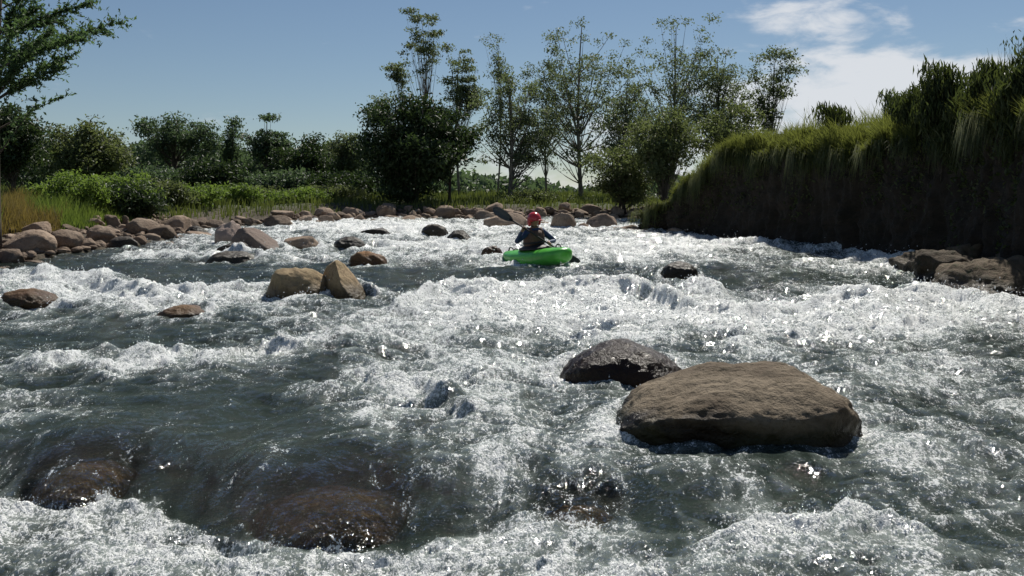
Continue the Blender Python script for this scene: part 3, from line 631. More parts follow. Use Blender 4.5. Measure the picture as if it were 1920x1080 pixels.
# ------------------------------------------------------------------ leaves, trees, shrubs
def leaves_mesh(cent, size, rs, asp=0.45, up=0.4, droop=0.0, dirs=None):
    n = len(cent); d = rs.normal(size=(n, 3)) if dirs is None else dirs + rs.normal(0, 0.35, (n, 3)); d[:, 2] -= droop; d /= np.linalg.norm(d, axis=1)[:, None] + 1e-9
    nn = rs.normal(size=(n, 3)); nn[:, 2] += up * 2.5; s = np.cross(d, nn); s /= np.linalg.norm(s, axis=1)[:, None] + 1e-9; nn = np.cross(s, d)
    L = (size * rs.uniform(0.6, 1.35, n))[:, None]; W = L * asp * 0.5
    a = cent - d * L * 0.5; b = cent + d * L * 0.5 - nn * L * 0.14; m = cent - nn * L * 0.02
    V = np.stack([a, m + s * W + nn * L * 0.07, b, m - s * W + nn * L * 0.07], 1).reshape(-1, 3)
    k = np.arange(n) * 4; Fc = np.concatenate([np.stack([k, k + 1, k + 2], -1), np.stack([k, k + 2, k + 3], -1)], 1).reshape(-1, 3)
    return V, Fc
ML = {
 'feather': leaf_mat('leaf_feather', (0.035, 0.070, 0.040), (0.11, 0.17, 0.075), 0.48),
 'tall': leaf_mat('leaf_tall', (0.055, 0.078, 0.044), (0.155, 0.185, 0.105), 0.45),
 'dark': leaf_mat('leaf_dark', (0.018, 0.034, 0.014), (0.055, 0.085, 0.032), 0.30),
 'olive': leaf_mat('leaf_olive', (0.055, 0.076, 0.032), (0.150, 0.175, 0.082), 0.45),
 'green': leaf_mat('leaf_green', (0.070, 0.120, 0.028), (0.18, 0.25, 0.065), 0.50),
 'blue': leaf_mat('leaf_bluegreen', (0.036, 0.064, 0.040), (0.105, 0.150, 0.090), 0.42),
 'bank': leaf_mat('leaf_bank', (0.028, 0.042, 0.014), (0.085, 0.105, 0.036), 0.36),
}
BARK = bark_mat('bark_pale', (0.11, 0.095, 0.075), (0.27, 0.25, 0.21)); BARKD = bark_mat('bark_dark', (0.045, 0.035, 0.026), (0.10, 0.08, 0.06))
def curve_pts(a, b, bend, n):
    a = Vector(a); b = Vector(b); c = (a + b) / 2 + Vector(bend)
    return [(a * (1 - t) ** 2 + c * 2 * t * (1 - t) + b * t * t) for t in [i / (n - 1) for i in range(n)]]
def tree(name, label, u, Y, vtop, u0, u1, vbot, ncl, nlf, crad, leaf, mat, seed, trunk_r=0.10, bark=None, shape='oval', cat='tree', group=None, asp=0.45, zbase=None, flat=1.0, lean=0.0, inner=0.5, stems=1, depth=0.9, lobe=1.0, upright=False):
    rs = np.random.RandomState(seed); x0 = (u - 960) / F * Y; zb = gz(x0, Y) - 0.05 if zbase is None else zbase
    zt = CAMZ - (vtop - HZ) / F * Y; zc0 = CAMZ - (vbot - HZ) / F * Y; xl = (u0 - 960) / F * Y - x0; xr = (u1 - 960) / F * Y - x0
    H_ = zt - zb; c0 = max(zc0 - zb, 0.02); rt = empty(name, (x0, Y, zb)); tag(rt, label, cat, group)
    cx, rx = (xl + xr) / 2, (xr - xl) / 2; cz, rz = (c0 + H_) / 2, (H_ - c0) / 2; ry = rx * depth
    cl = []
    while len(cl) < ncl:
        q = rs.uniform(-1, 1, 3); r = np.linalg.norm(q)
        if r > 1 or (r < inner and rs.rand() < 0.7): continue
        if shape == 'umbrella' and q[2] < 0.1 - 0.5 * rs.rand(): continue
        if shape == 'cone' and math.hypot(q[0], q[1]) > 0.95 * (1 - (q[2] + 1) / 2) + 0.12: continue
        if shape == 'dome' and q[2] < -0.2 and math.hypot(q[0], q[1]) > 0.9: continue
        k = 1 - crad / max(rx, crad * 1.6) * 0.55
        cl.append((cx + q[0] * rx * k, q[1] * ry * k, cz + q[2] * (rz - crad * 0.35 if rz > crad else rz)))
    cl = np.array(cl)
    nl = max(4, ncl // 9); lob = cl[rs.choice(len(cl), nl, replace=False)]; own = rs.randint(0, nl, ncl); pull = rs.uniform(.25, .85, ncl)[:, None] * lobe * .75
    e0, e1 = cl.min(0), cl.max(0); cl = cl * (1 - pull) + lob[own] * pull
    f0, f1 = cl.min(0), cl.max(0); cl = e0 + (cl - f0) / (f1 - f0 + 1e-6) * (e1 - e0)
    mb = MB()
    if bark is None: bark = BARK
    for st in range(stems):
        tip = Vector((cx * 0.55 + lean + (rs.uniform(-.4, .4) * rx if stems > 1 else 0), (rs.uniform(-.4, .4) * ry if stems > 1 else 0), H_ * (0.93 if st == 0 else rs.uniform(.6, .85))))
        base = (rs.uniform(-.25, .25) * (stems > 1), rs.uniform(-.25, .25) * (stems > 1), 0)
        tp = curve_pts(base, tip, (rs.uniform(-.05, .05) * H_, rs.uniform(-.05, .05) * H_, 0), 12)
        mb.tube(tp, [trunk_r * (1 - 0.82 * i / 11) * (1.35 if i == 0 else 1) for i in range(12)], 7)
    for c in cl[: min(len(cl), 60)]:
        hz = min(max(c[2] * rs.uniform(0.45, 0.8) - 0.1, c0 * 0.55), H_ * 0.88); i = min(max(int(hz / max(H_ * 0.93, .01) * 11), 0), 10); a = tp[i]
        mb.tube(curve_pts(a, c, (0, 0, -0.12 * (Vector(c) - a).length), 5), [trunk_r * 0.32, trunk_r * 0.24, trunk_r * 0.17, trunk_r * 0.11, trunk_r * 0.05], 4, False)
    mb.build('trunk', bark, rt)
    per = max(nlf // ncl, 1); wts = rs.uniform(0.5, 1.5, ncl); cents = []
    for c, wt in zip(cl, wts):
        n = max(int(per * wt), 3); o = rs.normal(size=(n, 3)); o *= 0.52 * (1 + 0.6 * (rs.rand(n, 1) < 0.12)); o = np.clip(o, -1.15, 1.15)
        cents.append(c + o * np.array([crad, crad, crad * 0.62 * flat]) * (0.7 + 0.5 * wt / 1.5))
    for c in cl[::2]:
        q = rs.rand(max(per // 3, 2), 1) * 0.6 + 0.4; cents.append(np.array([0.0, 0.0, min(c[2] * 0.7, H_ * .8)]) * (1 - q) + c * q + rs.normal(0, crad * .35, (len(q), 3)))
    cents = np.concatenate(cents); V, Fc = leaves_mesh(cents, leaf, rs, asp, dirs=np.tile([0.0, 0.0, 1.1], (len(cents), 1)) if upright else None)
    link('crown', mesh_np('crown', V, Fc), ML[mat], rt); return rt
# tall open trees beyond the far shore
tree('tall_tree', 'slender tall tree with tufted top rising above the dark bush', 793, 50, 14, 738, 842, 150, 34, 2300, .30, .15, 'tall', 501, .06, inner=.2, flat=.7)
tree('tall_tree', 'thin tree with one flat tuft, left of the slender tall tree', 757, 52, 108, 718, 775, 165, 16, 1100, .32, .15, 'tall', 502, .05, flat=.5, inner=.1)
tree('tall_tree', 'small thin tree at the left shoulder of the dark bush', 708, 54, 168, 684, 742, 250, 20, 1100, .34, .15, 'tall', 503, .05, inner=.1)
tree('tall_tree', 'leafy tree rising just right of the dark bush top', 862, 54, 76, 818, 905, 210, 40, 4200, .38, .16, 'tall', 504, .08, inner=.2, flat=.7)
tree('tall_tree', 'sparse thin treetop between the two taller central trees', 932, 58, 60, 895, 966, 160, 22, 1000, .34, .15, 'tall', 505, .06, inner=.2)
tree('tall_tree', 'forked open tree right of the dark bush behind the kayaker', 955, 46, 128, 862, 1040, 345, 96, 8000, .34, .14, 'tall', 506, .12, inner=.1)
tree('tall_tree', 'tallest open crowned tree with pale straight trunk', 1090, 50, 26, 958, 1225, 335, 180, 12000, .36, .14, 'tall', 507, .12, inner=.25)
tree('tall_tree', 'airy tall tree right of the pale trunked tree', 1262, 52, 26, 1160, 1385, 300, 130, 8600, .36, .14, 'tall', 508, .10, inner=.2)
tree('tall_tree', 'lower airy tree between the tall tree and the cloud', 1345, 50, 85, 1265, 1425, 290, 80, 5600, .36, .14, 'tall', 509, .09, inner=.2)
tree('tall_tree', 'rightmost airy tree, its top leaning against the white cloud', 1440, 48, 88, 1392, 1508, 260, 46, 3600, .36, .15, 'tall', 510, .08, inner=.2, lean=.2)
tree('tall_tree', 'lower leafy tree in the gap right of the pale trunk', 1175, 47, 120, 1110, 1250, 340, 70, 5200, .36, .14, 'tall', 516, .08, inner=.2)
tree('tall_tree', 'low spreading tree between the forked tree and the pale trunk', 1025, 53, 150, 975, 1080, 300, 44, 2600, .36, .14, 'tall', 517, .07, inner=.2)
tree('bush_tree', 'big dense dark green bush at the far bend', 775, 42, 170, 664, 884, 392, 170, 22000, .50, .19, 'dark', 511, .12, BARKD, 'dome', 'bush', stems=4, inner=.3)
tree('bush_tree', 'round dark bush leaning on the right flank of the densest bush', 842, 43.5, 185, 790, 895, 345, 50, 5600, .42, .19, 'dark', 512, .07, BARKD, 'oval', 'bush', inner=.2)
tree('shrub', 'speckled grey green shrub left of the cut bank tip', 1165, 39, 255, 1090, 1240, 392, 80, 8200, .38, .14, 'olive', 513, .06, BARKD, 'dome', 'shrub', stems=3, inner=.2)
tree('shrub', 'tall olive shrub rising behind the tip of the cut bank', 1245, 37, 200, 1170, 1322, 360, 90, 9000, .38, .14, 'olive', 514, .07, BARKD, 'dome', 'shrub', stems=3, inner=.2)
tree('shrub', 'leafy shrub behind the cut bank below the airy trees', 1370, 38, 180, 1295, 1450, 310, 70, 6200, .38, .14, 'olive', 515, .06, BARKD, 'dome', 'shrub', stems=3, inner=.2)
# left side trees
LT = 'trees beyond the left bank'
tree('tree', 'broad umbrella crowned tree in the left background', 330, 52, 212, 244, 422, 335, 60, 6400, .46, .18, 'blue', 521, .10, BARKD, 'umbrella', group=LT, inner=.2)
tree('tree', 'narrow tree right beside the umbrella crowned tree', 435, 54, 218, 405, 468, 335, 24, 2600, .40, .18, 'blue', 522, .08, BARKD, group=LT, inner=.2)
tree('tree', 'layered tree with a flat tufted top in the left background', 500, 52, 212, 454, 548, 335, 30, 3400, .42, .18, 'blue', 523, .09, BARKD, group=LT, inner=.2, flat=.6)
tree('tree', 'rounded tree between the layered tree and the gap', 565, 50, 250, 500, 630, 375, 60, 6400, .44, .18, 'dark', 524, .09, BARKD, 'dome', group=LT, inner=.2)
tree('tree', 'small open tree in the gap left of the dark bush', 645, 52, 240, 594, 690, 372, 56, 4400, .42, .16, 'tall', 525, .07, BARKD, group=LT, inner=.2)
tree('tree', 'dense olive tree behind the left bank grass', 150, 36, 222, 54, 252, 355, 130, 14000, .42, .15, 'olive', 526, .10, BARKD, 'dome', group=LT, inner=.3)
tree('tree', 'dark green tree at the far left edge under the overhanging branch', 22, 30, 192, -50, 85, 345, 90, 10000, .38, .14, 'dark', 527, .09, BARKD, 'dome', group=LT, inner=.3)
for i, (u, vt, a, b, lab) in enumerate([(280, 312, 220, 350, 'low dark thicket under the umbrella crowned tree'), (400, 300, 330, 475, 'low dark thicket right of the umbrella crowned tree'), (520, 318, 450, 595, 'low dark thicket under the layered tree'), (640, 325, 570, 710, 'low dark thicket left of the dark bush')]):
    tree('thicket', lab, u, 46.5, vt, a, b, 392, 70, 7000, .5, .19, 'dark' if i % 2 else 'blue', 530 + i, .06, BARKD, 'dome', 'thicket', 'thickets under the left trees', stems=3, inner=.2)
for i, (u, Y, vt, a, b, vb, mt, lab) in enumerate([(140, 27, 318, 62, 212, 412, 'green', 'bright green shrub in the left bank grass'), (245, 28.5, 340, 180, 312, 414, 'dark', 'dark shrub above the left bank stones'), (215, 30, 325, 150, 300, 395, 'green', 'light green shrub behind the dark shrub on the left bank'), (355, 35, 345, 295, 425, 400, 'green', 'green shrub above the far left stones'), (480, 41, 352, 410, 560, 402, 'olive', 'low olive shrub under the left background trees'), (620, 43, 350, 550, 700, 404, 'olive', 'low olive shrub left of the dark bush foot'), (425, 38, 345, 370, 500, 402, 'green', 'broad green shrub between the far left stones and woodland'), (300, 33, 335, 240, 365, 404, 'olive', 'olive shrub just right of the dark shrub on the left bank'), (555, 40, 352, 500, 620, 402, 'green', 'low green shrub left of the dark bush, above the shore'), (1010, 43, 362, 930, 1080, 398, 'olive', 'low shrub behind the kayaker on the far shore')]):
    tree('shrub', lab, u, Y, vt, a, b, vb, 60, 5200, .27, .12, mt, 540 + i, .03, BARKD, 'dome', 'shrub', 'shrubs of the left bank', stems=4, inner=.2)
# right bank plants
for i, (u, Y, vt, a, b, vb, mt, n, lab) in enumerate([(1672, 21.5, 166, 1645, 1705, 240, 'tall', 900, 'small bushy plant standing up on the cut bank, against cloud'), (1560, 23, 186, 1525, 1600, 245, 'bank', 1000, 'low bushy plant on the cut bank crest, left of the others'),
        (1720, 19.8, 165, 1670, 1775, 260, 'bank', 4200, 'ragged shrub on the cut bank crest beside the small bushy plant'), (1765, 18.6, 118, 1715, 1820, 300, 'bank', 5200, 'tall dark shrub on the cut bank near the right edge'), (1810, 17.9, 160, 1765, 1860, 330, 'bank', 5000, 'dark shrub hanging down the bank face between the tall shrubs'),
        (1860, 17.0, 108, 1800, 1920, 320, 'bank', 7000, 'tall dark shrub at the right edge of the cut bank'), (1925, 15.6, 92, 1862, 2000, 350, 'bank', 8000, 'densest dark shrub cut off by the right edge')]):
    tree('shrub', lab, u, Y, vt, a, b, vb, 110 if n > 1000 else 22, int(n * 0.6), .20, .19, mt, 560 + i, .02, BARKD, 'oval', 'shrub', 'shrubs on the cut bank', stems=7, inner=.0, asp=.16, lobe=.5, upright=True)
# wispy branch at the top right corner
def wispy(label, u, Y, tips, seed):
    rs = np.random.RandomState(seed); x0 = (u - 960) / F * Y; z0 = gz(x0, Y); rt = empty('sapling', (x0, Y, z0)); tag(rt, label, 'sapling'); mb = MB(); cs = []; ds = []
    for (tu, tv) in tips:
        x, y, z = at(tu, tv, Y); e = Vector((x - x0, rs.uniform(-.4, .4), z - z0)); pts = curve_pts((0, 0, 0), e, (0, 0, .3 * e.length * rs.uniform(-.2, .5)), 9); mb.tube(pts, [.014 * (1 - .8 * i / 8) for i in range(9)], 5)
        for p in pts[4:]:
            for k in range(9): cs.append(np.array(p) + rs.normal(0, .07, 3)); ds.append((e.normalized().x, 0, e.normalized().z))
    mb.build('trunk', BARKD, rt); V, Fc = leaves_mesh(np.array(cs), .10, rs, .35, dirs=np.array(ds)); link('crown', mesh_np('crown', V, Fc), ML['bank'], rt)
wispy('wispy sapling with thin arching twigs at the top right corner', 1900, 16.2, [(1868, 92), (1890, 78), (1915, 84), (1935, 70), (1850, 118), (1905, 110)], 571)
wispy('thin upright sapling on the cut bank left of the tall shrubs', 1745, 19, [(1738, 128), (1752, 140), (1728, 150)], 573)

# feathery tree overhanging the left edge
def feather_tree():
    rs = np.random.RandomState(601); Y0 = 19.5; x0 = -10.25; z0 = gz(x0, Y0) - .05
    rt = empty('feathery_tree', (x0, Y0, z0)); tag(rt, 'feathery leaved tree overhanging the top left corner', 'tree'); mb = MB()
    trunk = curve_pts((0, 0, 0), (.25, .3, 9.0), (-.35, 0, 0), 16); mb.tube(trunk, [.14 * (1 - .75 * i / 15) for i in range(16)], 9)
    cs = []; ds = []; N = []
    def frond(a, b, sag, nl, spread):
        pts = curve_pts(a, b, (0, 0, sag), 14); mb.tube(pts, [.022 * (1 - .9 * i / 13) for i in range(14)], 4, False)
        for i in range(3, 14):
            p = pts[i]; tdir = (pts[min(i + 1, 13)] - pts[i - 1]).normalized()
            for k in range(nl):
                d = tdir * rs.uniform(.5, 1.0) + Vector(rs.normal(0, .45, 3)); d.z += .10; d.normalize(); L = rs.uniform(.12, .5) * spread
                for j in range(9):
                    cs.append(np.array(p + d * L * (j + 1) / 9) + rs.normal(0, .014, 3)); ds.append(np.array(d) * .6 + rs.normal(0, .5, 3))
    def loc(u, v, dy): 
        d = Y0 + dy; x, y, z = at(u, v, d); return Vector((x - x0, y - Y0, z - z0))
    arms = [(222, 44, -.3, .25, 6), (165, 10, .5, .2, 7), (150, 75, -.8, .15, 7), (190, 60, .3, .2, 6), (120, 110, .2, .1, 7), (90, 60, -1.2, .1, 8), (60, 20, 1.0, .1, 9), (110, 40, 1.2, .15, 8), (110, 128, -.4, .05, 6), (75, 80, 1.4, .1, 7), (20, 60, -1.5, .1, 7), (130, -30, .2, .2, 7), (80, -60, -.6, .2, 7), (20, -40, .8, .2, 8), (30, 115, .6, .05, 5), (-60, 40, .3, .1, 7), (-90, 100, -.5, .1, 7), (-40, -60, .2, .2, 7),
            (122, 178, .2, .02, 2), (70, 192, -.5, .02, 2)]
    for (u, v, dy, sag, nl) in arms:
        tip = loc(u, v, dy); hz = max(tip.z - rs.uniform(.3, .9), 1.2); i = min(int(hz / 9.0 * 15), 14); frond(trunk[i], tip, sag, int(nl * 1.45), .8 if v < 150 else .5)
    mb.build('trunk', BARKD, rt); V, Fc = leaves_mesh(np.array(cs), .095, rs, .36, .3, dirs=np.array(ds)); link('crown', mesh_np('crown', V, Fc), ML['feather'], rt)
feather_tree()

# ------------------------------------------------------------------ grasses
def grass(name, label, px, py, pz, hts, wid, mat, seed, lean=0.35, bias=(0, 0)):
    rs = np.random.RandomState(seed); n = len(px); a = rs.uniform(0, 6.283, n); b = rs.uniform(0, 6.283, n)
    lx = np.cos(a) * lean * hts * rs.uniform(.2, 1.2, n) + bias[0] * hts; ly = np.sin(a) * lean * hts * rs.uniform(.2, 1.2, n) + bias[1] * hts
    sx = np.cos(b) * wid; sy = np.sin(b) * wid; base = np.stack([px, py, pz], -1); side = np.stack([sx, sy, 0 * sx], -1)
    mid = base + np.stack([lx * .3, ly * .3, hts * .58], -1); tip = base + np.stack([lx, ly, hts * np.clip(1 - (lx ** 2 + ly ** 2) / hts ** 2 * .3, .4, 1)], -1)
    V = np.stack([base - side, base + side, mid + side * .7, mid - side * .7, tip], 1).reshape(-1, 3); k = np.arange(n) * 5
    Fc = np.stack([np.stack([k, k + 1, k + 2], -1), np.stack([k, k + 2, k + 3], -1), np.stack([k + 3, k + 2, k + 4], -1)], 1).reshape(-1, 3)
    return tag(link(name, mesh_np(name, V, Fc), mat), label, 'grass', kind='stuff')
G_DRY = leaf_mat('grass_dry', (0.13, 0.10, 0.035), (0.27, 0.20, 0.075), 0.35); G_GRN = leaf_mat('grass_green', (0.060, 0.105, 0.022), (0.17, 0.22, 0.055), 0.48); G_BNK = leaf_mat('grass_bank', (0.055, 0.070, 0.018), (0.19, 0.205, 0.062), 0.48); G_MIX = leaf_mat('grass_mixed', (0.050, 0.078, 0.020), (0.135, 0.155, 0.048), 0.42)
rs = np.random.RandomState(9)
def scatter(n, xlo, xhi, ylo, yhi, keep):
    x = rs.uniform(xlo, xhi, n); y = rs.uniform(ylo, yhi, n); k = keep(x, y); return x[k], y[k]
def ldist(x, y): return np.where(in_river(x, y), -1, dist_poly(x, y, LEFT_FAR))
cl = lambda x, y, s: fbm(x * .8, y * .8, s, 3)
x, y = scatter(52000, -16, -9.5, 17.5, 30, lambda x, y: (ldist(x, y) > 1.7 + .5 * cl(x, y, 3)) & (x > -.62 * y - .5)); z = ground(x, y)
dry = (cl(x, y, 5) + .9 * (-(x + 960 / F * y) < 0) * np.clip(1.3 - (x + .52 * y), -1, 1) + .5 * (ldist(x, y) < 2.6)) > .25
h = np.clip(.55 + .35 * cl(x, y, 7), .2, 1.1) * rs.uniform(.5, 1.25, len(x)) * sstep(ldist(x, y), 1.2, 2.8)
grass('dry_grass', 'tall straw coloured grass on the left bank', x[dry], y[dry], z[dry] - .03, h[dry] + .05, .011, G_DRY, 21)
grass('green_grass', 'tall green grass on the left bank', x[~dry], y[~dry], z[~dry] - .03, h[~dry] + .05, .012, G_GRN, 22)
x, y = scatter(42000, -26, 7, 30, 66, lambda x, y: (ldist(x, y) > 1.0 + .8 * cl(x, y, 4)) & (np.abs(x) < .6 * y)); z = ground(x, y)
grass('meadow_grass', 'rough grass behind the far shore stones', x, y, z - .03, np.clip(.34 + .4 * cl(x, y, 8), .1, .8) * rs.uniform(.5, 1.2, len(x)), .022, G_MIX, 23)
def rdist(x, y): return np.where(in_river(x, y), -1, dist_poly(x, y, RIGHT))
x, y = scatter(110000, 3.5, 16, 6, 33, lambda x, y: (rdist(x, y) > .7) & (rdist(x, y) < 3.6) & (dist_poly(x, y, RIGHT) < dist_poly(x, y, LEFT_FAR)) & (x < .66 * y) & ((y < 31) | (rs.rand(len(x)) < .4)))
z = ground(x, y)
grass('crest_grass', 'sunlit green grass along the crest of the cut bank', x, y, z - .05, np.clip(.36 + .75 * fbm(x * 1.5, y * 1.5, 9, 3), .08, 1.0) * rs.uniform(.4, 1.5, len(x)) ** 1.3, .011, G_BNK, 24, .5)
# grass clothing the shoulder of the bank, and hanging over the lip
n = 60000; j = rs.randint(0, int(len(bx) * .9), n); tq = shoulder[0, j] + (rs.uniform(-.10, 1, n) ** 1) * (1.0 - shoulder[0, j]); tq = np.clip(tq, .5, 1.0); r_ = np.clip((tq * 61).astype(int), 0, 61)
px, py, pz = BX[r_, j], BY[r_, j], BZ[r_, j]; hh = np.clip(.24 + .6 * fbm(px * 1.6, py * 1.6, 77, 3), .05, .8) * rs.uniform(.4, 1.4, n) * sstep(py, 29.5, 27.0) + .02
grass('bank_grass', 'bright yellow green grass on the rounded shoulder of the cut bank', px, py, pz - .03, hh, .010, G_BNK, 27, .5, bias=(-.28, -.12))
n = 9000; j = rs.randint(0, int(len(bx) * .9), n); r_ = np.clip(((shoulder[0, j] + rs.uniform(-.05, .04, n)) * 61).astype(int), 0, 61)
base = np.stack([BX[r_, j], BY[r_, j], BZ[r_, j]], -1); hg = rs.uniform(.12, .9, n) * np.clip(.6 + 1.5 * fbm(base[:, 1] * 1.3, base[:, 0], 78, 3), .1, 1.4); fw = np.stack([nxv[j], nyv[j], 0 * hg], -1); sd_ = np.stack([-nyv[j], nxv[j], 0 * hg], -1) * .010; jit = rs.normal(0, .07, (n, 3)); zz_ = np.zeros(n)
mid = base + fw * (hg * .40)[:, None] + np.stack([zz_, zz_, hg * .15], -1) + jit * .5; tip = base + fw * (hg * .55)[:, None] - np.stack([zz_, zz_, hg * rs.uniform(.3, 1.1, n)], -1) + jit
V = np.stack([base - sd_, base + sd_, mid + sd_ * .8, mid - sd_ * .8, tip], 1).reshape(-1, 3); k = np.arange(n) * 5
Fc = np.stack([np.stack([k, k + 1, k + 2], -1), np.stack([k, k + 2, k + 3], -1), np.stack([k + 3, k + 2, k + 4], -1)], 1).reshape(-1, 3)
tag(link('hanging_grass', mesh_np('hanging_grass', V, Fc), G_BNK), 'grass hanging over the lip of the cut bank', 'grass', kind='stuff')
# creepers trailing down the face
cs = []
for q in range(70):
    j = rs.randint(0, int(len(bx) * .88)); t0 = shoulder[0, j] - rs.uniform(0, .1); L = rs.uniform(.15, .5)
    for k in range(int(L * 170)):
        tq = t0 - L * rs.rand() ** 1.4; r_ = int(np.clip(tq * 61, 0, 61)); jj = int(np.clip(j + rs.normal(0, 4), 0, len(bx) - 1)); o_ = rs.uniform(.01, .10); cs.append((BX[r_, jj] + nxv[jj] * o_, BY[r_, jj] + nyv[jj] * o_, BZ[r_, jj] + rs.normal(0, .03)))
V, Fc = leaves_mesh(np.array(cs), .085, rs, .5)
tag(link('creeper', mesh_np('creeper', V, Fc), ML['bank']), 'dark creepers trailing down the shaded face of the cut bank', 'creeper', kind='stuff')
# cane standing on the bank among the shrubs
x, y = scatter(26000, 6.0, 12, 12, 23, lambda x, y: (rdist(x, y) > .3) & (rdist(x, y) < 2.2) & (x < .6 * y)); z = ground(x, y)
grass('cane', 'tall dark cane crowding the right end of the cut bank', x, y, z - .05, np.clip(1.25 + 1.1 * fbm(x * 1.2, y * 1.2, 11, 3), .3, 2.1) * rs.uniform(.35, 1.1, len(x)) * sstep(y, 24.5, 18), .014, ML['bank'], 26, .22)
# far woodland on the low hill
rs = np.random.RandomState(31); n = 26000; fx_ = rs.uniform(-95, 95, n); fy_ = rs.uniform(125, 150, n)
ht = 3.2 + 2.6 * fbm(fx_ * .06, fy_ * 0, 61, 3) + 1.8 * np.abs(fbm(fx_ * .3, fy_ * .2, 62, 2)) ; cz_ = 1.8 + rs.rand(n) ** .7 * np.clip(ht, 1, 9)
V, Fc = leaves_mesh(np.stack([fx_, fy_, cz_], -1), .95, rs, .6)
tag(link('distant_woodland', mesh_np('distant_woodland', V, Fc), ML['blue']), 'distant low wooded ridge behind the meadow', 'woodland', kind='stuff')

n = 30000; uu = rs.uniform(-60, 700, n); fy_ = rs.uniform(66, 78, n); fx_ = (uu - 960) / F * fy_
vt_ = 285 + 26 * fbm(uu * .012, uu * 0, 63, 3) - 30 * np.abs(fbm(uu * .035, uu * 0 + 5, 64, 3)); zt_ = CAMZ + (HZ - vt_) / F * 72 ; cz_ = 1.8 + rs.rand(n) ** .8 * (zt_ - 1.8)
V, Fc = leaves_mesh(np.stack([fx_, fy_, cz_ + rs.normal(0, .15, n)], -1), .42, rs, .55)
tag(link('background_woodland', mesh_np('background_woodland', V, Fc), ML['blue']), 'continuous dark woodland behind the trees of the left bank', 'woodland', kind='stuff')

# ------------------------------------------------------------------ kayak, kayaker, paddle
KD = 18.6; kx = (1003 - 960) / F * KD; kz = float(zw0(KD)) - 0.03
HEAD = math.atan2(-0.84, 0.54)                    # bow points right and towards the viewer
KM = Matrix.Translation((kx, KD, kz)) @ Matrix.Rotation(HEAD, 4, 'Z') @ Matrix.Rotation(R(-2), 4, 'Y') @ Matrix.Rotation(R(5), 4, 'X')
M_GRN = plain_mat('kayak_plastic', (0.11, 0.52, 0.06), 0.32, 7, 0.22, 0.05, 0.5, 0.2); M_BLK = plain_mat('black_rubber', (0.02, 0.02, 0.022), 0.6, 30, 0.3)
M_RED = plain_mat('helmet_red', (0.62, 0.035, 0.035), 0.25, 9, 0.15, 0.03, 0.5, 0.5); M_BLUE = plain_mat('jacket_blue', (0.025, 0.055, 0.14), 0.6, 22, 0.35, 0.5)
M_VEST = plain_mat('vest_brown', (0.16, 0.095, 0.065), 0.75, 26, 0.45, 0.6); M_SKIN = plain_mat('skin', (0.34, 0.19, 0.13), 0.5, 30, 0.12, 0.1); M_GREY = plain_mat('paddle_grey', (0.055, 0.065, 0.07), 0.35, 12, 0.2)
rtk = empty('kayak', (0, 0, 0)); rtk.matrix_world = KM; tag(rtk, 'short green plastic whitewater kayak riding the rapids', 'kayak')
mb = MB(); rings = []; prof = [(-1.22, .02, .20, .24), (-1.18, .09, .15, .27), (-1.05, .17, .09, .29), (-.8, .25, .04, .30), (-.45, .315, .01, .31), (0, .335, 0, .32), (.4, .32, .005, .335), (.75, .29, .02, .35), (1.0, .245, .045, .355), (1.14, .185, .085, .345), (1.2, .11, .14, .32), (1.225, .03, .20, .28)]
def kprof(s):
    a = [np.interp(s, [q[0] for q in prof], [q[k] for q in prof]) for k in (1, 2, 3)]; return a
for s in np.concatenate([[-1.22, -1.2, -1.17], np.linspace(-1.12, 1.1, 30), [1.14, 1.17, 1.2, 1.215, 1.225]]):
    hw, zb_, zt_ = kprof(s); seam = zb_ + (zt_ - zb_) * .55; ring = []
    for k in range(28):
        an = 2 * math.pi * k / 28; c, s_ = math.cos(an), math.sin(an); e = .72 if s_ < 0 else .85
        yy = hw * math.copysign(abs(c) ** e, c); zz = seam + (zt_ - seam if s_ > 0 else seam - zb_) * math.copysign(abs(s_) ** e, s_); ring.append((s, yy, zz))
    rings.append([(q[0] * (.86 if q[0] > 0 else .80), q[1], q[2]) for q in ring])
mb.loft(rings); mb.build('hull', M_GRN, rtk)
mb = MB(); pts = [(.06 + .40 * math.cos(a), .235 * math.sin(a), .335 + .012 * math.cos(a)) for a in np.linspace(0, 2 * math.pi, 33)]; mb.tube(pts, [.018] * 33, 8, False); mb.build('cockpit_rim', M_BLK, rtk)
for s in (-.78, .82):
    hw, zb_, zt_ = kprof(s * 1.16); mb = MB(); mb.tube([(s - .09, 0, zt_ - .01), (s - .06, 0, zt_ + .04), (s, 0, zt_ + .055), (s + .06, 0, zt_ + .04), (s + .09, 0, zt_ - .01)], [.013] * 5, 7); mb.build('grab_handle', M_BLK, rtk)
for s in (-.62, .55):
    mb = MB(); hw, zb_, zt_ = kprof(s); mb.tube([(s, -.06, zt_ - .01), (s, 0, zt_ + .022), (s, .06, zt_ - .01)], [.012] * 3, 6); mb.build('deck_strap', M_BLK, rtk)
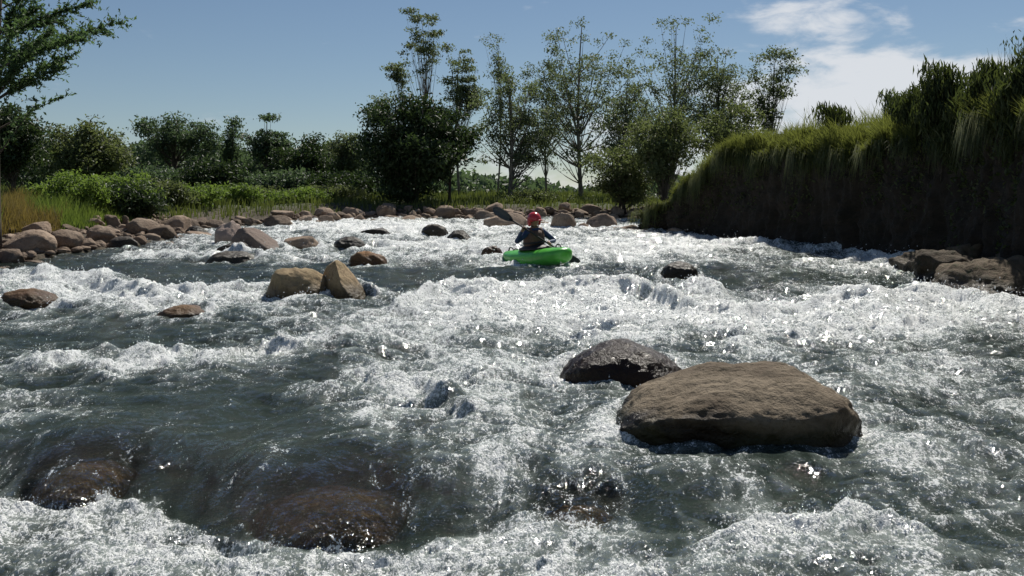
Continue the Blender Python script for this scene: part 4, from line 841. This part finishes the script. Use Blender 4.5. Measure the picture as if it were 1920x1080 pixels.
# kayaker: skeleton grown into one skin
PM = KM @ Matrix.Translation((0, 0, .03))
PA, PB = Vector((.22, -.72, .99)), Vector((.2, .78, -.60)).normalized()     # paddle: centre of the upper blade, direction of the shaft
RH = PA + PB * .46; LH = PA + PB * 1.02
def body_mesh():
    vs_, es, rd = [], [], []
    def add(p, r, par=None):
        vs_.append(tuple(p)); rd.append(r)
        if par is not None: es.append((par, len(vs_) - 1))
        return len(vs_) - 1
    pel = add((0, 0, .14), .145); wa = add((.02, 0, .32), .125, pel); ch = add((.05, 0, .50), .145, wa); ub = add((.07, 0, .60), .12, ch); nk = add((.09, 0, .70), .058, ub)
    hd = add((.115, 0, .79), .078, nk); h2 = add((.125, 0, .86), .095, hd); h3 = add((.12, 0, .93), .075, h2)
    ns = add((.205, 0, .835), .016, h2)
    for s, hand in ((-1, RH), (1, LH)):
        sh_ = add((.07, s * .17, .615), .078, ub); sh2 = add((.08, s * .205, .59), .066, sh_)
        el_ = Vector((.10, -.44, .46)) if s < 0 else Vector((.16, .40, .40)); e_ = add(el_, .047, sh2)
        grip = -PB.cross(Vector((1, 0, .2))).normalized() if False else (Vector((el_.x, el_.y, el_.z)) - hand).normalized()
        grip = (grip - PB * grip.dot(PB)).normalized(); wr = add(hand + grip * .085, .029, e_); pa = add(hand + grip * .042, .033, wr)
        tan = PB.cross(grip).normalized()
        for q, (o, rr) in enumerate(((-.033, .0088), (-.011, .0095), (.011, .0092), (.033, .008))):
            prev = pa
            for a, rad in ((55, .030), (115, .029), (180, .028), (225, .027)):
                an = R(a * (1 - .03 * abs(q - 1))); prev = add(hand + PB * o + (grip * math.cos(an) + tan * math.sin(an)) * rad, rr, prev)
        prev = pa
        for a, o in ((-50, -.045), (-105, -.040), (-150, -.03)): prev = add(hand + PB * o * -s + (grip * math.cos(R(a)) + tan * math.sin(R(a))) * .030, .010, prev)
        hp = add((.04, s * .10, .13), .095, pel); kn = add((.46, s * .20, .22), .062, hp); an_ = add((.82, s * .10, .13), .042, kn); add((.93, s * .11, .17), .034, an_)
    me = bpy.data.meshes.new('skeleton'); me.from_pydata(vs_, es, []); o = bpy.data.objects.new('skeleton', me); COL.objects.link(o)
    sk = o.modifiers.new('skin', 'SKIN'); sb = o.modifiers.new('sub', 'SUBSURF'); sb.levels = 2; sb.render_levels = 2
    for i, r in enumerate(rd): me.skin_vertices[0].data[i].radius = (r, r)
    me.skin_vertices[0].data[0].use_root = True; sk.use_smooth_shade = True
    dg = bpy.context.evaluated_depsgraph_get(); m2 = bpy.data.meshes.new_from_object(o.evaluated_get(dg)); bpy.data.objects.remove(o); m2.name = 'body'
    return m2
bm_ = body_mesh(); bm_.materials.clear()
for mm in (M_SKIN, M_BLUE, M_BLK): bm_.materials.append(mm)
for p in bm_.polygons:
    c = p.center; nearhand = min((c - RH).length, (c - LH).length) < .085
    p.material_index = 0 if (nearhand or c.z > .69 and abs(c.y) < .16) else (2 if c.z < .2 else 1)
rtp = empty('person', (0, 0, 0)); rtp.matrix_world = PM; tag(rtp, 'kayaker in red helmet and blue jacket leaning into a paddle stroke', 'person')
link('body', bm_, None, rtp)
def ell_ring(cx, rx, ry, z, n=24, tilt=0.0): return [(cx + rx * math.cos(a) , ry * math.sin(a), z + tilt * math.cos(a)) for a in [2 * math.pi * k / n for k in range(n)]]
mb = MB(); mb.loft([ell_ring(.03, .135, .17, .33), ell_ring(.035, .17, .20, .345), ell_ring(.045, .185, .212, .42), ell_ring(.055, .19, .212, .50), ell_ring(.062, .178, .20, .57), ell_ring(.068, .15, .17, .625), ell_ring(.07, .10, .12, .645)])
for s in (-1, 1): mb.tube([(.19, s * .11, .57), (.13, s * .115, .665), (.05, s * .12, .685), (-.06, s * .115, .63)], [.036, .034, .034, .036], 8)
vest = mb.build('life_vest', M_VEST, rtp)
mb = MB(); mb.loft([ell_ring(.045, .197, .220, .395), ell_ring(.05, .200, .222, .405), ell_ring(.05, .200, .222, .425), ell_ring(.045, .197, .220, .435)], cap=False); mb.build('waist_strap', M_BLK, vest)
mb = MB(); mb.loft([ell_ring(.06, .415, .25, .300, 32), ell_ring(.06, .40, .24, .322, 32), ell_ring(.05, .28, .215, .345, 32), ell_ring(.035, .19, .19, .375, 32), ell_ring(.03, .165, .18, .42, 32)], cap=False); mb.build('spray_deck', M_BLK, rtp)
# helmet: shell with ear guards and a short brim
mb = MB(); rings = []
for k, a in enumerate(np.linspace(0, 1, 12)):
    ph = a * R(100); r_ = math.sin(ph); z = .845 + .148 * math.cos(ph) * (1 if ph < R(90) else .6)
    rings.append([(.118 + (.150 * r_ * math.cos(q)), .128 * r_ * math.sin(q), z - (.035 * (1 - math.cos(q)) * (a > .9))) for q in [2 * math.pi * i / 32 for i in range(32)]])
rings[0] = [(.118 + .002 * math.cos(2 * math.pi * i / 32), .002 * math.sin(2 * math.pi * i / 32), .993) for i in range(32)]
mb.loft(rings, cap=False); hel = mb.build('helmet', M_RED, rtp)
mb = MB(); mb.loft([[(.118 + (.148 + e) * math.cos(q), (.126 + e * .5) * math.sin(q), .835 + dz) for q in np.linspace(-1.0, 1.0, 14)] for e, dz in ((-.01, .012), (.035, -.004), (.035, -.012), (-.01, .0))], closed=False, cap=False); mb.build('brim', M_RED, hel)
for s in (-1, 1):
    mb = MB(); mb.loft([[(.10 + r * .06 * math.cos(q), s * (.112 + d), .795 + r * .065 * math.sin(q)) for q in [2 * math.pi * i / 14 for i in range(14)]] for r, d in ((.9, -.015), (1, .0), (.9, .012), (.4, .018))]); mb.build('ear_guard', M_RED, hel)
    mb = MB(); mb.tube([(.10, s * .105, .75), (.14, s * .07, .715), (.165, 0, .705)], [.008] * 3, 6); mb.build('chin_strap', M_BLK, hel)
    mb = MB(); mb.loft([[(.196 + d, s * .036 + r * .016 * math.cos(q), .862 + r * .008 * math.sin(q)) for q in [2 * math.pi * i / 10 for i in range(10)]] for r, d in ((1, -.01), (1, .006), (.5, .012))]); mb.build('eye', M_BLK, rtp)
mb = MB(); mb.tube([(.178, -.026, .785), (.194, 0, .783), (.178, .026, .785)], [.005, .008, .005], 6); mb.build('mouth', plain_mat('lips', (.25, .09, .08), .5), rtp)
# paddle
rtq = empty('paddle', (0, 0, 0)); rtq.matrix_world = PM; tag(rtq, 'dark grey double bladed paddle raised left of the red helmet', 'paddle')
mb = MB(); mb.tube([PA + PB * .12, PA + PB * .5, PA + PB * 1.0, PA + PB * 1.36], [.0155] * 4, 10); mb.build('shaft', M_BLK, rtq)
for end, sg, tw in ((PA, -1, 0.0), (PA + PB * 1.50, 1, .6)):
    mb = MB(); ax = PB * sg; wv_ = ax.cross(Vector((.75, -.66, 0.25))).normalized(); wv_ = (Matrix.Rotation(tw, 3, ax) @ wv_); nv = ax.cross(wv_).normalized(); rings = []
    for s, hw in ((-.20, .016), (-.14, .045), (-.06, .070), (.04, .080), (.13, .078), (.20, .062), (.235, .034), (.245, .010)):
        c = end + ax * s; dish = .03 * (s / .24) ** 2; rings.append([tuple(c + wv_ * hw * math.cos(q) + nv * (.007 * math.sin(q) + dish - .02 * math.cos(q) ** 2)) for q in [2 * math.pi * i / 12 for i in range(12)]])
    mb.loft(rings); mb.build('blade', M_GREY, rtq)
